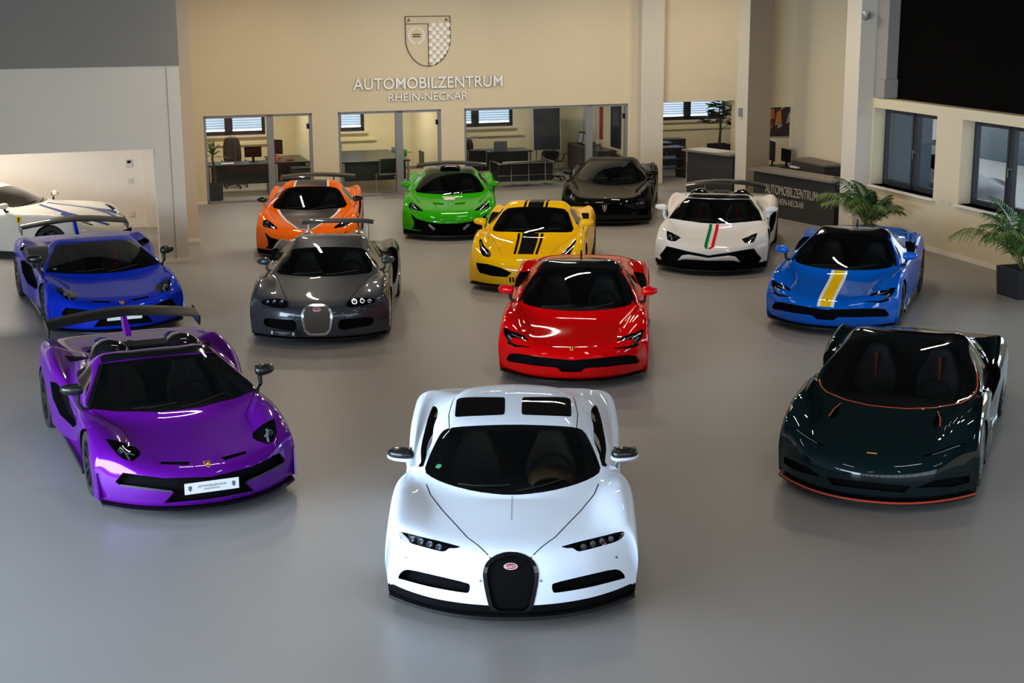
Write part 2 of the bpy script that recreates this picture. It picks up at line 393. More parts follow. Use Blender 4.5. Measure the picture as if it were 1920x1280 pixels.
        for c in temps: bpy.data.objects.remove(c)
        o.data.name = 'body'
CARS = {}
# ------------------------------------------------------------------ the hall
FLOORM = mat('floor_coating', s2l(141, 137, 133), 0.42, noise=0.05, nscale=0.8, spec=0.45)
CEILM = mat('ceiling_paint', (.035, .035, .035), 0.9)
def rbox(name, x0, x1, y0, y1, z0, z1, m, parent=None, bevel=0.0):
    o = MB().box(x0, x1, y0, y1, z0, z1).build(name, m, parent, bevel=bevel)
    if parent is None: o.matrix_world = RM.copy()
    return o
def rmb(mb, name, m, parent=None, **k):
    o = mb.build(name, m, parent, **k)
    if parent is None: o.matrix_world = RM.copy()
    return o
def rempty(name, a, b, z=0.0, rz=0.0):
    o = empty(name, rw(a, b, z), TH+rz); return o
ZT = 5.8
GREYM = mat('grey_casing', s2l(148, 142, 134), .7)
struct(rbox('floor', -12, 26, -3.2, 44, -0.3, 0, FLOORM))
struct(rbox('ceiling', -12, 26, -3.2, 36.1, ZT, ZT+.2, CEILM))
# back wall with its office openings
wb_ = MB(); wb_.box(3.3, 24, 35.9, 36.1, 2.04, ZT)
for a0, a1 in ((2.6, 3.74), (6.27, 6.89), (9.42, 10.0), (14.28, 15.22)): wb_.box(a0, a1, 35.9, 36.1, 0, 2.04)
struct(rmb(wb_, 'wall_back', WALL))
struct(rbox('baseboard_back', 3.0, 3.74, 35.885, 35.9, 0, .08, WHITEW))
for i, (a0, a1) in enumerate(((6.27, 6.89), (9.42, 10.0), (14.28, 14.52))): struct(rbox('baseboard_back', a0, a1, 35.885, 35.9, 0, .08, WHITEW))
COLM = mat('column_paint', s2l(205, 196, 180), 0.8, noise=0.02, nscale=2)
struct(rbox('trim_1', 14.52, 15.13, 35.62, 35.9, 0, ZT, COLM, bevel=.03))
struct(rbox('trim_2', 15.67, 16.25, 32.0, 32.6, 0, ZT, COLM, bevel=.015))
struct(rbox('trim_2', 15.668, 16.252, 31.985, 32.0, 0, ZT, mat('grey_brown_face', s2l(140, 124, 104), .8)))  # thin, darker grey-brown sheet over the column's front face
struct(rbox('trim_3', 15.65, 16.05, 27.06, 27.62, 0, ZT, COLM, bevel=.015))
# left wall with the wide opening into the neighbouring room
wl = MB(); wl.box(-12, 2.05, 28.27, 28.7, 2.09, ZT); wl.box(2.05, 2.56, 28.27, 28.7, 0, ZT)
struct(rmb(wl, 'wall_left', GREYW))
struct(rbox('trim_4', -12, 2.565, 28.255, 28.27, 3.57, ZT, GREYD))  # added panel whose darker colour stands for the shade band up here
struct(rbox('trim_5', 2.326, 2.334, 28.26, 28.275, 0, ZT, mat('seam_grey', s2l(128, 122, 114), .8)))
struct(rbox('baseboard_left', 2.05, 2.57, 28.255, 28.27, 0, .07, WHITEW))
struct(rbox('trim_6', 2.35, 2.98, 30.45, 30.9, 0, ZT, GREYW))
struct(rbox('baseboard_left', 2.35, 3.0, 30.435, 30.45, 0, .08, WHITEW))
struct(rbox('wall_left', 2.7, 2.9, 30.9, 35.9, 0, ZT, GREYW))
# neighbouring room
struct(rbox('wall_neighbour_back', -12, 2.75, 32.85, 33.0, 0, 2.9, WHITEW))
struct(rbox('wall_neighbour_side', 2.42, 2.6, 28.7, 32.85, 0, 2.9, WHITEW))
struct(rbox('trim_7', 2.12, 2.42, 32.72, 32.85, 0, 2.9, WHITEW))
struct(rbox('baseboard_neighbour', -12, 2.12, 32.835, 32.85, 0, .08, WHITEW))
struct(rbox('ceiling_neighbour', -12, 2.6, 28.7, 33, 2.9, 3.0, WHITEW))
# right wall: low window wall, dark cladding above
wins = [(24.75, 27.0), (21.68, 23.93), (18.6, 20.85), (15.5, 17.75), (12.4, 14.65)]
wr_ = MB(); wr_.box(16.0, 16.4, -3, 27.06, 0, 1.0); wr_.box(16.0, 16.4, -3, 27.06, 2.53, 2.72)
prev = 27.06
for b0, b1 in wins: wr_.box(16.0, 16.4, b1, prev, 1.0, 2.53); prev = b0
wr_.box(16.0, 16.4, -3, prev, 1.0, 2.53)
struct(rmb(wr_, 'wall_right', WALL))
struct(rbox('baseboard_right', 15.985, 16.0, 14, 27.06, 0, .08, WHITEW))
struct(rbox('wall_right_upper', 16.25, 16.4, -3, 27.0, 2.72, ZT, BLACKW))
struct(rbox('trim_8', 16.0, 16.3, 26.62, 27.06, 2.72, ZT, GREYM, bevel=.01))
struct(rbox('trim_9', 15.95, 16.3, 26.58, 26.85, 2.74, 3.1, GREYM, bevel=.01))
struct(rbox('wall_front', -12, 16.4, -3.25, -3.05, 4.8, ZT, GREYW))
fm = MB()
fm.box(-12, 16.4, -3.2, -3.1, 0, .3)
for k in range(13): fm.box(-11.9+k*2.3, -11.8+k*2.3, -3.2, -3.05, .2, 4.8)
fm.box(-12, 16.4, -3.2, -3.05, 2.5, 2.6); fm.box(-12, 16.4, -3.2, -3.05, 4.7, 4.8)
struct(rmb(fm, 'window_front', ANTH))
lm_ = MB(); lm_.box(-7.2, -7.0, -3, 28.3, 4.3, ZT); lm_.box(-7.2, -7.0, 17, 28.3, 0, 4.3); lm_.box(-7.2, -7, -3, 17, 0, .4)
for k in range(9): lm_.box(-7.15, -7.02, -3+k*2.5, -2.9+k*2.5, .3, 4.4)
struct(rmb(lm_, 'wall_side', GREYW))
# windows in the right wall
WINF = ANTH
for i, (b0, b1) in enumerate(wins):
    z0, z1 = 1.0, 2.53; a = 16.26
    fr_ = MB(); bm_ = (b0+b1)/2
    for (y0, y1, q0, q1) in ((b0, b0+.09, z0, z1), (b1-.09, b1, z0, z1), (bm_-.1, bm_+.1, z0, z1), (b0, b1, z0, z0+.1), (b0, b1, z1-.1, z1)):
        fr_.box(a, a+.08, y0, y1, q0, q1)
    f = struct(rmb(fr_, 'window_%d' % (i+1), WINF))
    for y0, y1 in ((b0+.09, bm_-.1), (bm_+.1, b1-.09)):
        rbox('pane', a+.03, a+.045, y0, y1, z0+.1, z1-.1, PANE, f)
        s_ = MB(); s_.box(a-.012, a, y0-.05, y0, z0+.05, z1-.05); s_.box(a-.012, a, y1, y1+.05, z0+.05, z1-.05); s_.box(a-.012, a, y0, y1, z0+.05, z0+.1); s_.box(a-.012, a, y0, y1, z1-.1, z1-.05)
        s_.build('sash', WINF, f)
    h = MB(); h.box(a-.05, a-.012, bm_-.015, bm_+.015, 1.6, 1.78); h.box(a-.055, a-.035, bm_-.1, bm_+.015, 1.74, 1.77); h.build('window_handle', CHR, f, bevel=.004)
    rbox('window_sill', 15.93, 16.26, b0-.06, b1+.03, .96, 1.0, WHITEW, f)
# wall sockets
SOCK = mat('socket_white', s2l(205, 198, 186), .5)
for (b, z) in ((24.45, .98), (24.2, .97)):
    k = tag(rbox('wall_socket', 15.985, 16.0, b-.04, b+.04, z-.04, z+.04, SOCK, bevel=.003), 'small pale wall switch on the pier between the two right-hand windows' + (', nearer the far window' if b > 24.3 else ', nearer the close window'), 'wall switch')
th = rbox('room_thermostat', 1.77, 1.91, 32.825, 32.85, 1.28, 1.44, SOCK, bevel=.005); tag(th, 'small thermostat with dark display on the white wall of the left side room', 'thermostat')
rbox('display', 1.80, 1.88, 32.82, 32.826, 1.36, 1.42, BLK, th)
tag(rbox('light_switch', 1.80, 1.90, 32.835, 32.85, .94, 1.04, SOCK, bevel=.004), 'white light switch below the thermostat in the left side room', 'light switch')
so = rbox('wall_socket', 1.79, 1.89, 32.835, 32.85, .23, .33, SOCK, bevel=.004); tag(so, 'white wall socket low on the wall of the left side room', 'socket')
# ceiling tubes
TUBEH = mat('tube_housing', s2l(190, 190, 190), .5)
TUBEE = mat('tube_glow', (1, 1, 1), .5, emit=(1.0, .93, .82), estr=6.0)
def tube(a, b, z, ln, rz, power, col, group):
    t = rempty('ceiling_tube', a, b, z, rz)
    rb = MB().box(-ln/2, ln/2, -.05, .05, .02, .09).build('housing', TUBEH, t)
    MB().tube([(-ln/2, .03, .1), (-ln/2, .03, ZT-z)], .008, 6).build('hanger', TUBEH, t); MB().tube([(ln/2-.1, .03, .1), (ln/2-.1, .03, ZT-z)], .008, 6).build('hanger', TUBEH, t)
    l = bpy.data.lights.new('tube_light', 'AREA'); l.shape = 'RECTANGLE'; l.size = ln; l.size_y = .09; l.energy = power; l.color = col
    lo = bpy.data.objects.new('tube_light', l); COL.objects.link(lo); lo.parent = t
    tag(t, 'linear white ceiling tube lamp hung above the cars', 'ceiling lamp', group)
WARM = (1.0, .86, .68)
for b, As, pw, col in ((6.0, (1.5, 6.5, 11.5), 22, (1.0, .93, .84)), (11.5, (3.5, 8.5, 13.5), 20, (1.0, .91, .80)), (17.0, (2.0, 7.0, 12.0), 28, WARM), (22.5, (3.5, 8.0, 12.3), 44, WARM), (27.5, (4.5, 9.0, 13.2), 75, WARM), (32.8, (5.0, 9.0, 13.0, 16.8), 72, WARM)):
    for i, a in enumerate(As): tube(a, b, 5.4, 1.45, PI/2 if (int(b*2+i) % 2) else 0.0, pw, col, 'hall ceiling tubes')
# sign on the back wall
def text_mesh(txt, size, ext, align='LEFT', space=1.0, sx=1.0, off=0.0):
    c = bpy.data.curves.new('t', 'FONT'); c.body = txt; c.size = size; c.extrude = ext; c.space_character = space; c.align_x = align; c.resolution_u = 3; c.offset = off
    o = bpy.data.objects.new('t', c); COL.objects.link(o); me = eval_mesh(o); bpy.data.objects.remove(o)
    for v in me.vertices: v.co.x *= sx
    return me
def islands(me):
    bm = bmesh.new(); bm.from_mesh(me); seen = set(); out = []
    bmesh.ops.remove_doubles(bm, verts=bm.verts, dist=1e-5); bm.verts.index_update()
    for v in bm.verts:
        if v in seen: continue
        st = [v]; seen.add(v); vs_ = []
        while st:
            u = st.pop(); vs_.append(u)
            for e in u.link_edges:
                x = e.other_vert(u)
                if x not in seen: seen.add(x); st.append(x)
        idx = {u: i for i, u in enumerate(vs_)}; fs = set(f for u in vs_ for f in u.link_faces)
        out.append(([u.co.copy() for u in vs_], [tuple(idx[q] for q in f.verts) for f in fs]))
    bm.free(); return out
def fit_text(txt, width, height, ext, M, m, parent, name='letter', join=False, weight=0.0, edge=None):
    me = text_mesh(txt, 1.0, 0.0, off=weight); bb = [v.co for v in me.vertices]
    x0, x1 = min(v.x for v in bb), max(v.x for v in bb); y0, y1 = min(v.y for v in bb), max(v.y for v in bb)
    me2 = text_mesh(txt, 1.0, .5, off=weight); big = MB()
    for vs_, fs in islands(me2):
        vv = [M @ Vector(((v.x-x0)/(x1-x0)*width, (v.y-y0)/(y1-y0)*height, v.z*2*ext*.5+ext*.5)) for v in vs_]
        if join: big.add(vv, fs)
        else:
            o = MB().add(vv, fs).build(name, m, parent)
            if edge: 
                o.data.materials.append(edge); fn = (M.to_3x3() @ Vector((0, 0, 1))).normalized()
                for pl in o.data.polygons: pl.material_index = 0 if abs(pl.normal.dot(fn)) > .7 else 1
    if join: return big.build(name, m, parent)
SIGNM = mat('sign_letter', (.92, .90, .86), 0.5)
SIGND = mat('sign_edge', s2l(88, 74, 58), 0.5)
sg = rempty('wall_sign', 9.12, 35.9, 2.2); tag(sg, 'raised white wall lettering AUTOMOBILZENTRUM RHEIN-NECKAR under the chequered shield', 'sign')
MX = Matrix(((1, 0, 0, 0), (0, 0, -1, 0), (0, 1, 0, 0), (0, 0, 0, 1)))
fit_text('AUTOMOBILZENTRUM', 3.70, .27, .04, Matrix.Translation((-1.85, -.01, .35)) @ MX, SIGNM, sg, weight=.009, edge=SIGND)
fit_text('RHEIN-NECKAR', 1.97, .19, .03, Matrix.Translation((-1.0, -.01, .06)) @ MX, SIGNM, sg, weight=.004, edge=SIGND)
# shield emblem
sh = rempty('shield_emblem', 9.12, 35.9, 3.07); tag(sh, 'heraldic shield with laurel wreath and chequered half above the wall lettering', 'emblem')
def shield_half(z):   # half width of the shield at height z (0..1.17)
    if z > .62: return .55
    return .55*math.sqrt(max(0, 1-((.62-z)/.62)**1.75))
prof = [(-shield_half(z/40*1.17), z/40*1.17) for z in range(40, -1, -1)] + [(shield_half(z/40*1.17), z/40*1.17) for z in range(1, 41)]
ol = MB()
def strip(mb, pts, w, y0, y1, closed=True):
    n = len(pts)
    for i in range(n if closed else n-1):
        a, b = Vector(pts[i]), Vector(pts[(i+1) % n]); d = b-a
        if d.length < 1e-5: continue
        d.normalize(); nn = Vector((-d.y, d.x))*w*.5; a = a-d*w*.3; b = b+d*w*.3
        q = [a-nn, b-nn, b+nn, a+nn]
        mb.add([(p.x, y, p.y) for y in (y0, y1) for p in q], [(0, 1, 2, 3), (7, 6, 5, 4), (0, 4, 5, 1), (1, 5, 6, 2), (2, 6, 7, 3), (3, 7, 4, 0)])
strip(ol, prof, .016, -.03, -.001)
strip(ol, [(-.55, 1.0), (0, 1.0)], .012, -.03, -.001, False); strip(ol, [(0.012, 1.0), (0.012, .0)], .014, -.03, -.001, False)
ol.build('shield_outline', SIGND, sh)
sq = .55/6
for r in range(11):
    for c in range(6):
        if (r+c) % 2 == 0: continue
        x0, x1 = .02+c*sq*.965, .02+(c+1)*sq*.965; z1 = 1.01-r*sq; z0 = z1-sq
        pts = [(x0, z1), (x1, z1), (x1, z0), (x0, z0)]
        P2 = []
        zz = max(z0, 0.0)
        hw0, hw1 = shield_half(zz), shield_half(z1)
        if hw1 <= x0+.01: continue
        P2 = [(x0, z1), (min(x1, hw1), z1), (max(x0+.002, min(x1, hw0)), zz), (x0, zz)]
        MB().prism(P2, lambda p: (p[0], -.035, p[1]), lambda p: (p[0], -.001, p[1])).build('chequer_square', SIGNM, sh)
for sgn in (-1, 1):
    for k in range(11):
        t = k/10; an = math.radians(-80+t*150); R_ = .185
        cx, cz = -.275+sgn*R_*math.cos(an), .72+R_*math.sin(an)*.95
        for io in (-1, 1):
            d = an+PI/2 + io*.55; d = d if sgn > 0 else d
            dx, dz = math.cos(d)*.055*sgn, math.sin(d)*.055; px, pz = -dz*.28, dx*.28
            poly = [(cx, cz), (cx+dx*.5+px, cz+dz*.5+pz), (cx+dx, cz+dz), (cx+dx*.5-px, cz+dz*.5-pz)]
            MB().prism(poly, lambda p: (p[0], -.02, p[1]), lambda p: (p[0], -.001, p[1])).build('laurel_leaf', SIGNM, sh)
tx = MB(); 
for r in range(2):
    strip(tx, [(-.36, .75-r*.05), (-.19, .75-r*.05)], .03, -.012, -.001, False)
tx.build('inscription', SIGND, sh)
for x in (-.46, .46):
    tl = MB(); strip(tl, [(x-.03, 1.05), (x, 1.12), (x+.03, 1.06), (x-.02, 1.09)], .014, -.015, -.001, False); tl.build('corner_mark', SIGND, sh)
# ------------------------------------------------------------------ cars
def paint(name, col, metal=0.0, rough=.3, coat=1.0, cw=.8): return mat(name, col, rough, metal, coat*cw, spec=0.0)
P_WHITE = paint('satin_white_paint', (.73, .81, .92), rough=.4, coat=.4)
P_PURPLE = paint('purple_paint', (.11, .003, .26), .3, .4)
P_DGREEN = paint('dark_green_paint', (.003, .011, .013), 0, .4)
P_RED = paint('red_paint', (.62, .001, .002), 0, .3)
P_GREY = paint('grey_metallic_paint', (.042, .046, .054), .45, .42)
P_BLUE = paint('blue_paint', (.001, .095, .50), 0, .3)
P_DBLUE = paint('deep_blue_metallic_paint', (.003, .024, .44), .3, .4, cw=.5)
P_ORANGE = paint('orange_paint', (.85, .13, .004), 0, .3)
P_GREEN = paint('green_paint', (.025, .34, .004), 0, .3)
P_YELLOW = paint('yellow_paint', (.92, .50, .003), 0, .3)
P_BLACK = paint('black_paint', (.004, .004, .005), 0, .25, cw=.5)
P_PEARL = paint('pearl_white_paint', (.72, .70, .68), 0, .35)
P_CREAM = paint('cream_white_paint', (.66, .63, .55), 0, .35)
def car(key, name, p, pose, pt, **wk):
    c = Car(name, p, pose, pt); CARS[key] = c; return c

chiron = car('chiron', 'sports_car', dict(L=4.5, foh=.95, wb=2.71, wf=1.03, wd=.97, wr=1.03, bow=.50, zl=.12, zb=.34, zn=.60, yn=.06, y4=.38, zh1=.68, zh2=.755, zcf=.79,
    yc=1.0, zc=.775, wcur=.45, xp=.76, zA=.82, yt=1.85, zt=1.135, rxt=.62, wct=.12, dzt=.055, yp=2.35, zp=1.19, rxp=.60, yre=3.05, zre=1.19, rxr=.5, ydk=3.7, zdk=.98, rxd=.45, zcr=.93, ztl=.80, tailw=.86, tw={(11, 3): (0, 0, .07), (12, 3): (0, 0, .05), (10, 3): (0, 0, .02)},
    xbelt=.83, zbelt=.80, zsh=.77), (-.021, 11.098, -.013), P_WHITE)
sf = dict(L=4.71, foh=1.14, wb=2.65, wf=.975, wd=.95, wr=.99, bow=.62, lipy=.05, zl=.12, zb=.30, zn=.47, yn=.05, y4=.4, zh1=.56, zh2=.65, zcf=.77, valley=.05,
    yc=1.32, zc=.755, wcur=.38, xp=.765, zA=.80, yt=2.3, zt=1.165, rxt=.55, wct=.2, dzt=.04, yp=2.65, zp=1.19, rxp=.54, yre=3.2, zre=1.13, rxr=.46, ydk=3.8, zdk=.99, rxd=.46, zcr=.955, rearv=.0, tw={(13, 0): (0, 0, .09), (13, 1): (0, 0, .09), (13, 2): (0, 0, .07), (13, 3): (0, 0, .03), (12, 0): (0, 0, .03), (12, 1): (0, 0, .03), (12, 2): (0, 0, .03)}, ztl=.84, xbelt=.82, zbelt=.79, zsh=.76)
red = car('red', 'sports_car', sf, (.732, 18.35, -.087), P_RED)
blue = car('blue', 'sports_car', sf, (4.482, 21.28, -.358), P_BLUE)
svj = dict(L=4.94, foh=1.15, wb=2.70, wf=1.0, wd=.97, wr=1.08, bow=.60, zl=.12, zb=.30, zn=.46, yn=.05, y4=.4, zh1=.55, zh2=.64, zcf=.72, valley=.02,
    yc=1.3, zc=.72, wcur=.32, xp=.83, zA=.765, yt=2.25, zt=1.06, rxt=.62, wct=.2, dzt=.04, yp=2.6, zp=1.10, rxp=.60, yre=3.2, zre=1.02, rxr=.5, ydk=3.8, zdk=.86, rxd=.42, zcr=.93, ztl=.82, xbelt=.86, zbelt=.75, zsh=.72)
purple = car('purple', 'roadster', svj, (-2.868, 13.77, .412), P_PURPLE)
dblue = car('dblue', 'sports_car', svj, (-5.60, 21.478, .415), P_DBLUE)
sv = dict(svj)
white = car('white', 'roadster', sv, (3.408, 25.95, -.20), P_PEARL)
spd = dict(L=5.2, foh=1.15, wb=2.72, wf=.99, wd=.97, wr=1.03, bow=.62, zl=.12, zb=.26, zn=.44, yn=.04, y4=.4, zh1=.54, zh2=.63, zcf=.76, valley=.04,
    yc=1.42, zc=.68, wcur=.55, xp=.80, zA=.76, yt=2.6, zt=1.12, rxt=.62, wct=.2, dzt=.06, yp=3.0, zp=1.14, rxp=.62, yre=3.5, zre=1.05, rxr=.5, ydk=4.1, zdk=.92, rxd=.4, zcr=.91, rearv=.03, ztl=.70, xbelt=.85, zbelt=.74, zsh=.72)
speed = car('speed', 'sports_car', spd, (3.387, 13.835, -.368), P_DGREEN)
vey = dict(L=4.46, foh=.93, wb=2.71, wf=1.0, wd=.95, wr=1.03, bow=.42, zl=.12, zb=.34, zn=.56, yn=.06, y4=.38, zh1=.66, zh2=.76, zcf=.80,
    yc=1.12, zc=.80, wcur=.32, xp=.71, zA=.82, yt=1.95, zt=1.10, rxt=.57, wct=.1, dzt=.05, yp=2.4, zp=1.19, rxp=.58, yre=2.95, zre=1.15, rxr=.5, ydk=3.6, zdk=.95, rxd=.45, zcr=.94, ztl=.80, xbelt=.79, zbelt=.80, zsh=.77)
veyron = car('veyron', 'sports_car', vey, (-2.73, 20.80, .03), P_GREY)
mcl = dict(L=4.56, foh=1.05, wb=2.67, wf=.95, wd=.92, wr=.96, bow=.48, zl=.12, zb=.30, zn=.50, yn=.05, y4=.4, zh1=.60, zh2=.70, zcf=.80, valley=.05,
    yc=1.18, zc=.775, wcur=.38, xp=.76, zA=.79, yt=2.1, zt=1.12, rxt=.54, wct=.15, dzt=.045, yp=2.5, zp=1.19, rxp=.53, yre=3.1, zre=1.12, rxr=.44, ydk=3.65, zdk=.95, rxd=.4, zcr=.93, ztl=.80, xbelt=.81, zbelt=.79, zsh=.74)
orange = car('orange', 'sports_car', mcl, (-3.799, 27.664, .061), P_ORANGE)
green = car('green', 'sports_car', mcl, (-1.236, 29.842, .022), P_GREEN)
pista = dict(L=4.6, foh=1.12, wb=2.65, wf=.97, wd=.93, wr=.985, bow=.46, zl=.12, zb=.30, zn=.50, yn=.05, y4=.4, zh1=.60, zh2=.71, zcf=.83, valley=.06,
    yc=1.28, zc=.80, wcur=.42, xp=.74, zA=.79, yt=2.2, zt=1.13, rxt=.54, wct=.15, dzt=.045, yp=2.55, zp=1.19, rxp=.53, yre=3.1, zre=1.12, rxr=.44, ydk=3.7, zdk=.95, rxd=.4, zcr=.93, ztl=.82, xbelt=.80, zbelt=.79, zsh=.75)
yellow = car('yellow', 'sports_car', pista, (.189, 24.487, -.11), P_YELLOW)
mc20 = dict(pista); mc20.update(L=4.67, foh=1.08, wb=2.70, wr=.99, zcf=.80, zn=.54)
black = car('black', 'sports_car', mc20, (1.953, 31.587, -.13), P_BLACK)
gtp = dict(L=4.66, foh=1.0, wb=2.72, wf=.985, wd=.95, wr=.985, bow=.5, zl=.13, zb=.33, zn=.54, yn=.05, y4=.4, zh1=.68, zh2=.83, zcf=.86, valley=.04,
    yc=1.68, zc=.93, wcur=.35, xp=.73, zA=.93, yt=2.5, zt=1.22, rxt=.54, wct=.15, dzt=.05, yp=2.85, zp=1.27, rxp=.54, yre=3.4, zre=1.18, rxr=.45, ydk=4.0, zdk=1.02, rxd=.4, zcr=1.0, ztl=.95, xbelt=.80, zbelt=.90, zsh=.85)
gt = car('w812', 'sports_car', gtp, (-7.34, 28.6, 1.351), P_CREAM)
# ------------------------------------------------------------------ car fittings
MP = mirror_poly
def bowf(c, x):
    p = c.p; return p['lipy'] + p['bow']*abs(x/p['wf'])**2.3
def ribbon(pts, w):
    n = len(pts); L_ = []; R_ = []
    for i in range(n):
        a, b = Vector(pts[max(i-1, 0)]), Vector(pts[min(i+1, n-1)]); d = (b-a).normalized(); q = Vector((-d.y, d.x))*w*.5; p = Vector(pts[i])
        L_.append(tuple(p+q)); R_.append(tuple(p-q))
    return L_ + R_[::-1]
def seam(c, pts, fr, w=.008, m=None, both=True, name='panel_gap', off=.0015):
    return c.patch(name, ribbon(pts, w), fr, m or MATTE, off=off, res=.05, both=both)
def cockpit(c, top=True):
    p = c.p; zm = p['zc']-.05; y0 = p['yc']+.33; y1 = p['yre']-.1; zt = p['zp']-.085; xr = p['rxt']-.07
    rings = [(.62, y0+.1, y1, .26), (.66, y0, y1, zm), (xr, p['yt']+.16, p['yre']-.35, zt)]
    v = []; f = []
    for x, a, b, z in rings: v += [(-x, a, z), (x, a, z), (x, b, z), (-x, b, z)]
    for i in range(2):
        for k in range(4): f.append((i*4+k, i*4+(k+1) % 4, i*4+4+(k+1) % 4, i*4+4+k))
    f.append((3, 2, 1, 0)); f.append((8, 9, 10, 11))
    c.cutmesh(MB().add(v, f), LEATH, 'A')
def rounded(name, v, f, m, parent, lev=2):
    o = mesh_obj(name, v, f, m, parent, smooth=True); md = o.modifiers.new('s', 'SUBSURF'); md.levels = lev; md.render_levels = lev; return o
def loftbox(rings):
    v = []; f = []
    for r in rings: v += r
    n = len(rings[0])
    for i in range(len(rings)-1):
        for k in range(n): f.append((i*n+k, i*n+(k+1) % n, (i+1)*n+(k+1) % n, (i+1)*n+k))
    f.append(tuple(range(n-1, -1, -1))); f.append(tuple((len(rings)-1)*n+k for k in range(n)))
    return v, f
def interior(c, seatm=None, accent=None, dash=None, hump=None):
    p = c.p; yb = p['yt']+.42; seatm = seatm or LEATH; dash = dash or LEATH
    for sx in (-.35, .35):
        def ring(w, y, z, d, b=0.0): return [(sx-w, y-b, z), (sx-w*.55, y, z), (sx+w*.55, y, z), (sx+w, y-b, z), (sx+w, y+d, z+.02), (sx-w, y+d, z+.02)]
        rs = [ring(.23, yb-.14, .36, .12, .08), ring(.26, yb-.06, .52, .12, .09), ring(.25, yb, .68, .11, .07), ring(.17, yb+.05, .80, .09, .03), ring(.13, yb+.07, .90, .08, .01), ring(.10, yb+.09, .96, .06, .0)]
        st = rounded('seat', *loftbox(rs), seatm, c.root)
        cu = [[(sx-.25, yb-.55, .32), (sx-.16, yb-.55, .30), (sx+.16, yb-.55, .30), (sx+.25, yb-.55, .32), (sx+.25, yb-.05, .30), (sx-.25, yb-.05, .30)],
              [(sx-.26, yb-.6, .42), (sx-.16, yb-.6, .37), (sx+.16, yb-.6, .37), (sx+.26, yb-.6, .42), (sx+.26, yb-.05, .40), (sx-.26, yb-.05, .40)]]
        rounded('seat_cushion', *loftbox(cu), seatm, st)
        if accent:
            a = MB(); a.box(sx-.015, sx+.015, yb-.045, yb-.02, .5, .86); a.build('seat_stripe', accent, st)
    y0 = p['yc']+.42; z0 = p['zc']-.10
    D = MB(); D.prism([(y0-.08, z0-.3), (y0-.08, z0-.04), (y0+.1, z0+.02), (y0+.32, z0+.015), (y0+.36, z0-.06), (y0+.30, z0-.3)], lambda q: (-.64, q[0], q[1]), lambda q: (.64, q[0], q[1]))
    D.build('dashboard', dash, c.root, bevel=.02)
    if hump:
        h = MB()
        for k in range(9):
            a = PI*k/8
        v = []; f = []
        for j, (yy, r) in enumerate(((y0+.05, .17), (y0+.16, .21), (y0+.36, .20))):
            for k in range(11): a = PI*k/10; v.append((.35+r*math.cos(a), yy, z0+.0+r*.55*math.sin(a)))
        for j in range(2):
            for k in range(10): f.append((j*11+k, j*11+k+1, (j+1)*11+k+1, (j+1)*11+k))
        o = mesh_obj('instrument_hood', v, f, hump, c.root, smooth=True); md = o.modifiers.new('t', 'SOLIDIFY'); md.thickness = .015
    # steering wheel on the car's left (image right)
    M = Matrix.Translation((.35, y0+.50, z0+.0)) @ Matrix.Rotation(math.radians(68), 4, 'X')
    sw = MB(); n = 28; R_ = .175
    for i in range(n):
        a = 2*PI*i/n
        for k in range(6):
            b = 2*PI*k/6; sw.v.append(tuple(M @ Vector(((R_+.016*math.cos(b))*math.cos(a), (R_+.016*math.cos(b))*math.sin(a)*.93, .016*math.sin(b)))))
    for i in range(n):
        for k in range(6): sw.f.append((i*6+k, ((i+1) % n)*6+k, ((i+1) % n)*6+(k+1) % 6, i*6+(k+1) % 6))
    sw.box(-.17, .17, -.018, .018, -.012, .012, M); sw.box(-.02, .02, -.16, .0, -.012, .012, M); sw.box(-.06, .06, -.05, .045, -.02, .03, M)
    sw.build('steering_wheel', BLK, c.root, smooth=True)
def screen(c, half, glass=None, sm=1, fr=(0, 45), wiper=True):
    P = MP(half); c.pocket(P, fr, .22, LEATH, sm=sm, stage='B', res=.09)
    w = c.patch('windshield', P, fr, glass or GLASS, off=.0, res=.045, sm=sm)[0]
    # frit band round the edge of the pane
    if wiper:
        f_ = frame(fr); i0 = max(range(len(half)), key=lambda i: half[i][0]); low = sorted([q for q in half[i0:]], key=lambda q: q[0])
        def lo(x):
            x = abs(x)
            for (xa, ya_), (xb_, yb_) in zip(low[:-1], low[1:]):
                if xa <= x <= xb_ and xb_ > xa: return ya_+(yb_-ya_)*(x-xa)/(xb_-xa)
            return low[-1][1]
        for x0, x1 in ((.03, .50), (-.46, -.02)):
            P_ = [(x0+(x1-x0)*k/4, lo(x0+(x1-x0)*k/4)+.035+.018*k) for k in range(5)]
            MB().tube([c.hit(f_, q)[0]-f_.d*.012 for q in P_], .007, 6).build('wiper', BLK, w)
    return w
def sidewin(c, poly=None, fr=(90, 0), glass=None, sm=1):
    p = c.p
    if poly is None:
        y0 = p['yc']+p['wcur']+.12; zt = p['zp']-.115
        poly = [(y0, p['zbelt']+.035), (y0+.5, p['zbelt']+.05), (p['yre']-.12, p['zbelt']+.12), (p['yre']-.30, zt-.02), (p['yt']+.35, zt+.01), (p['yt']+.12, zt-.03)]
    c.pocket(poly, fr, .16, LEATH, both=True, sm=sm, stage='D', res=.09)
    return c.patch('side_window', poly, fr, glass or GLASSD, off=.0, res=.05, both=True, sm=sm)
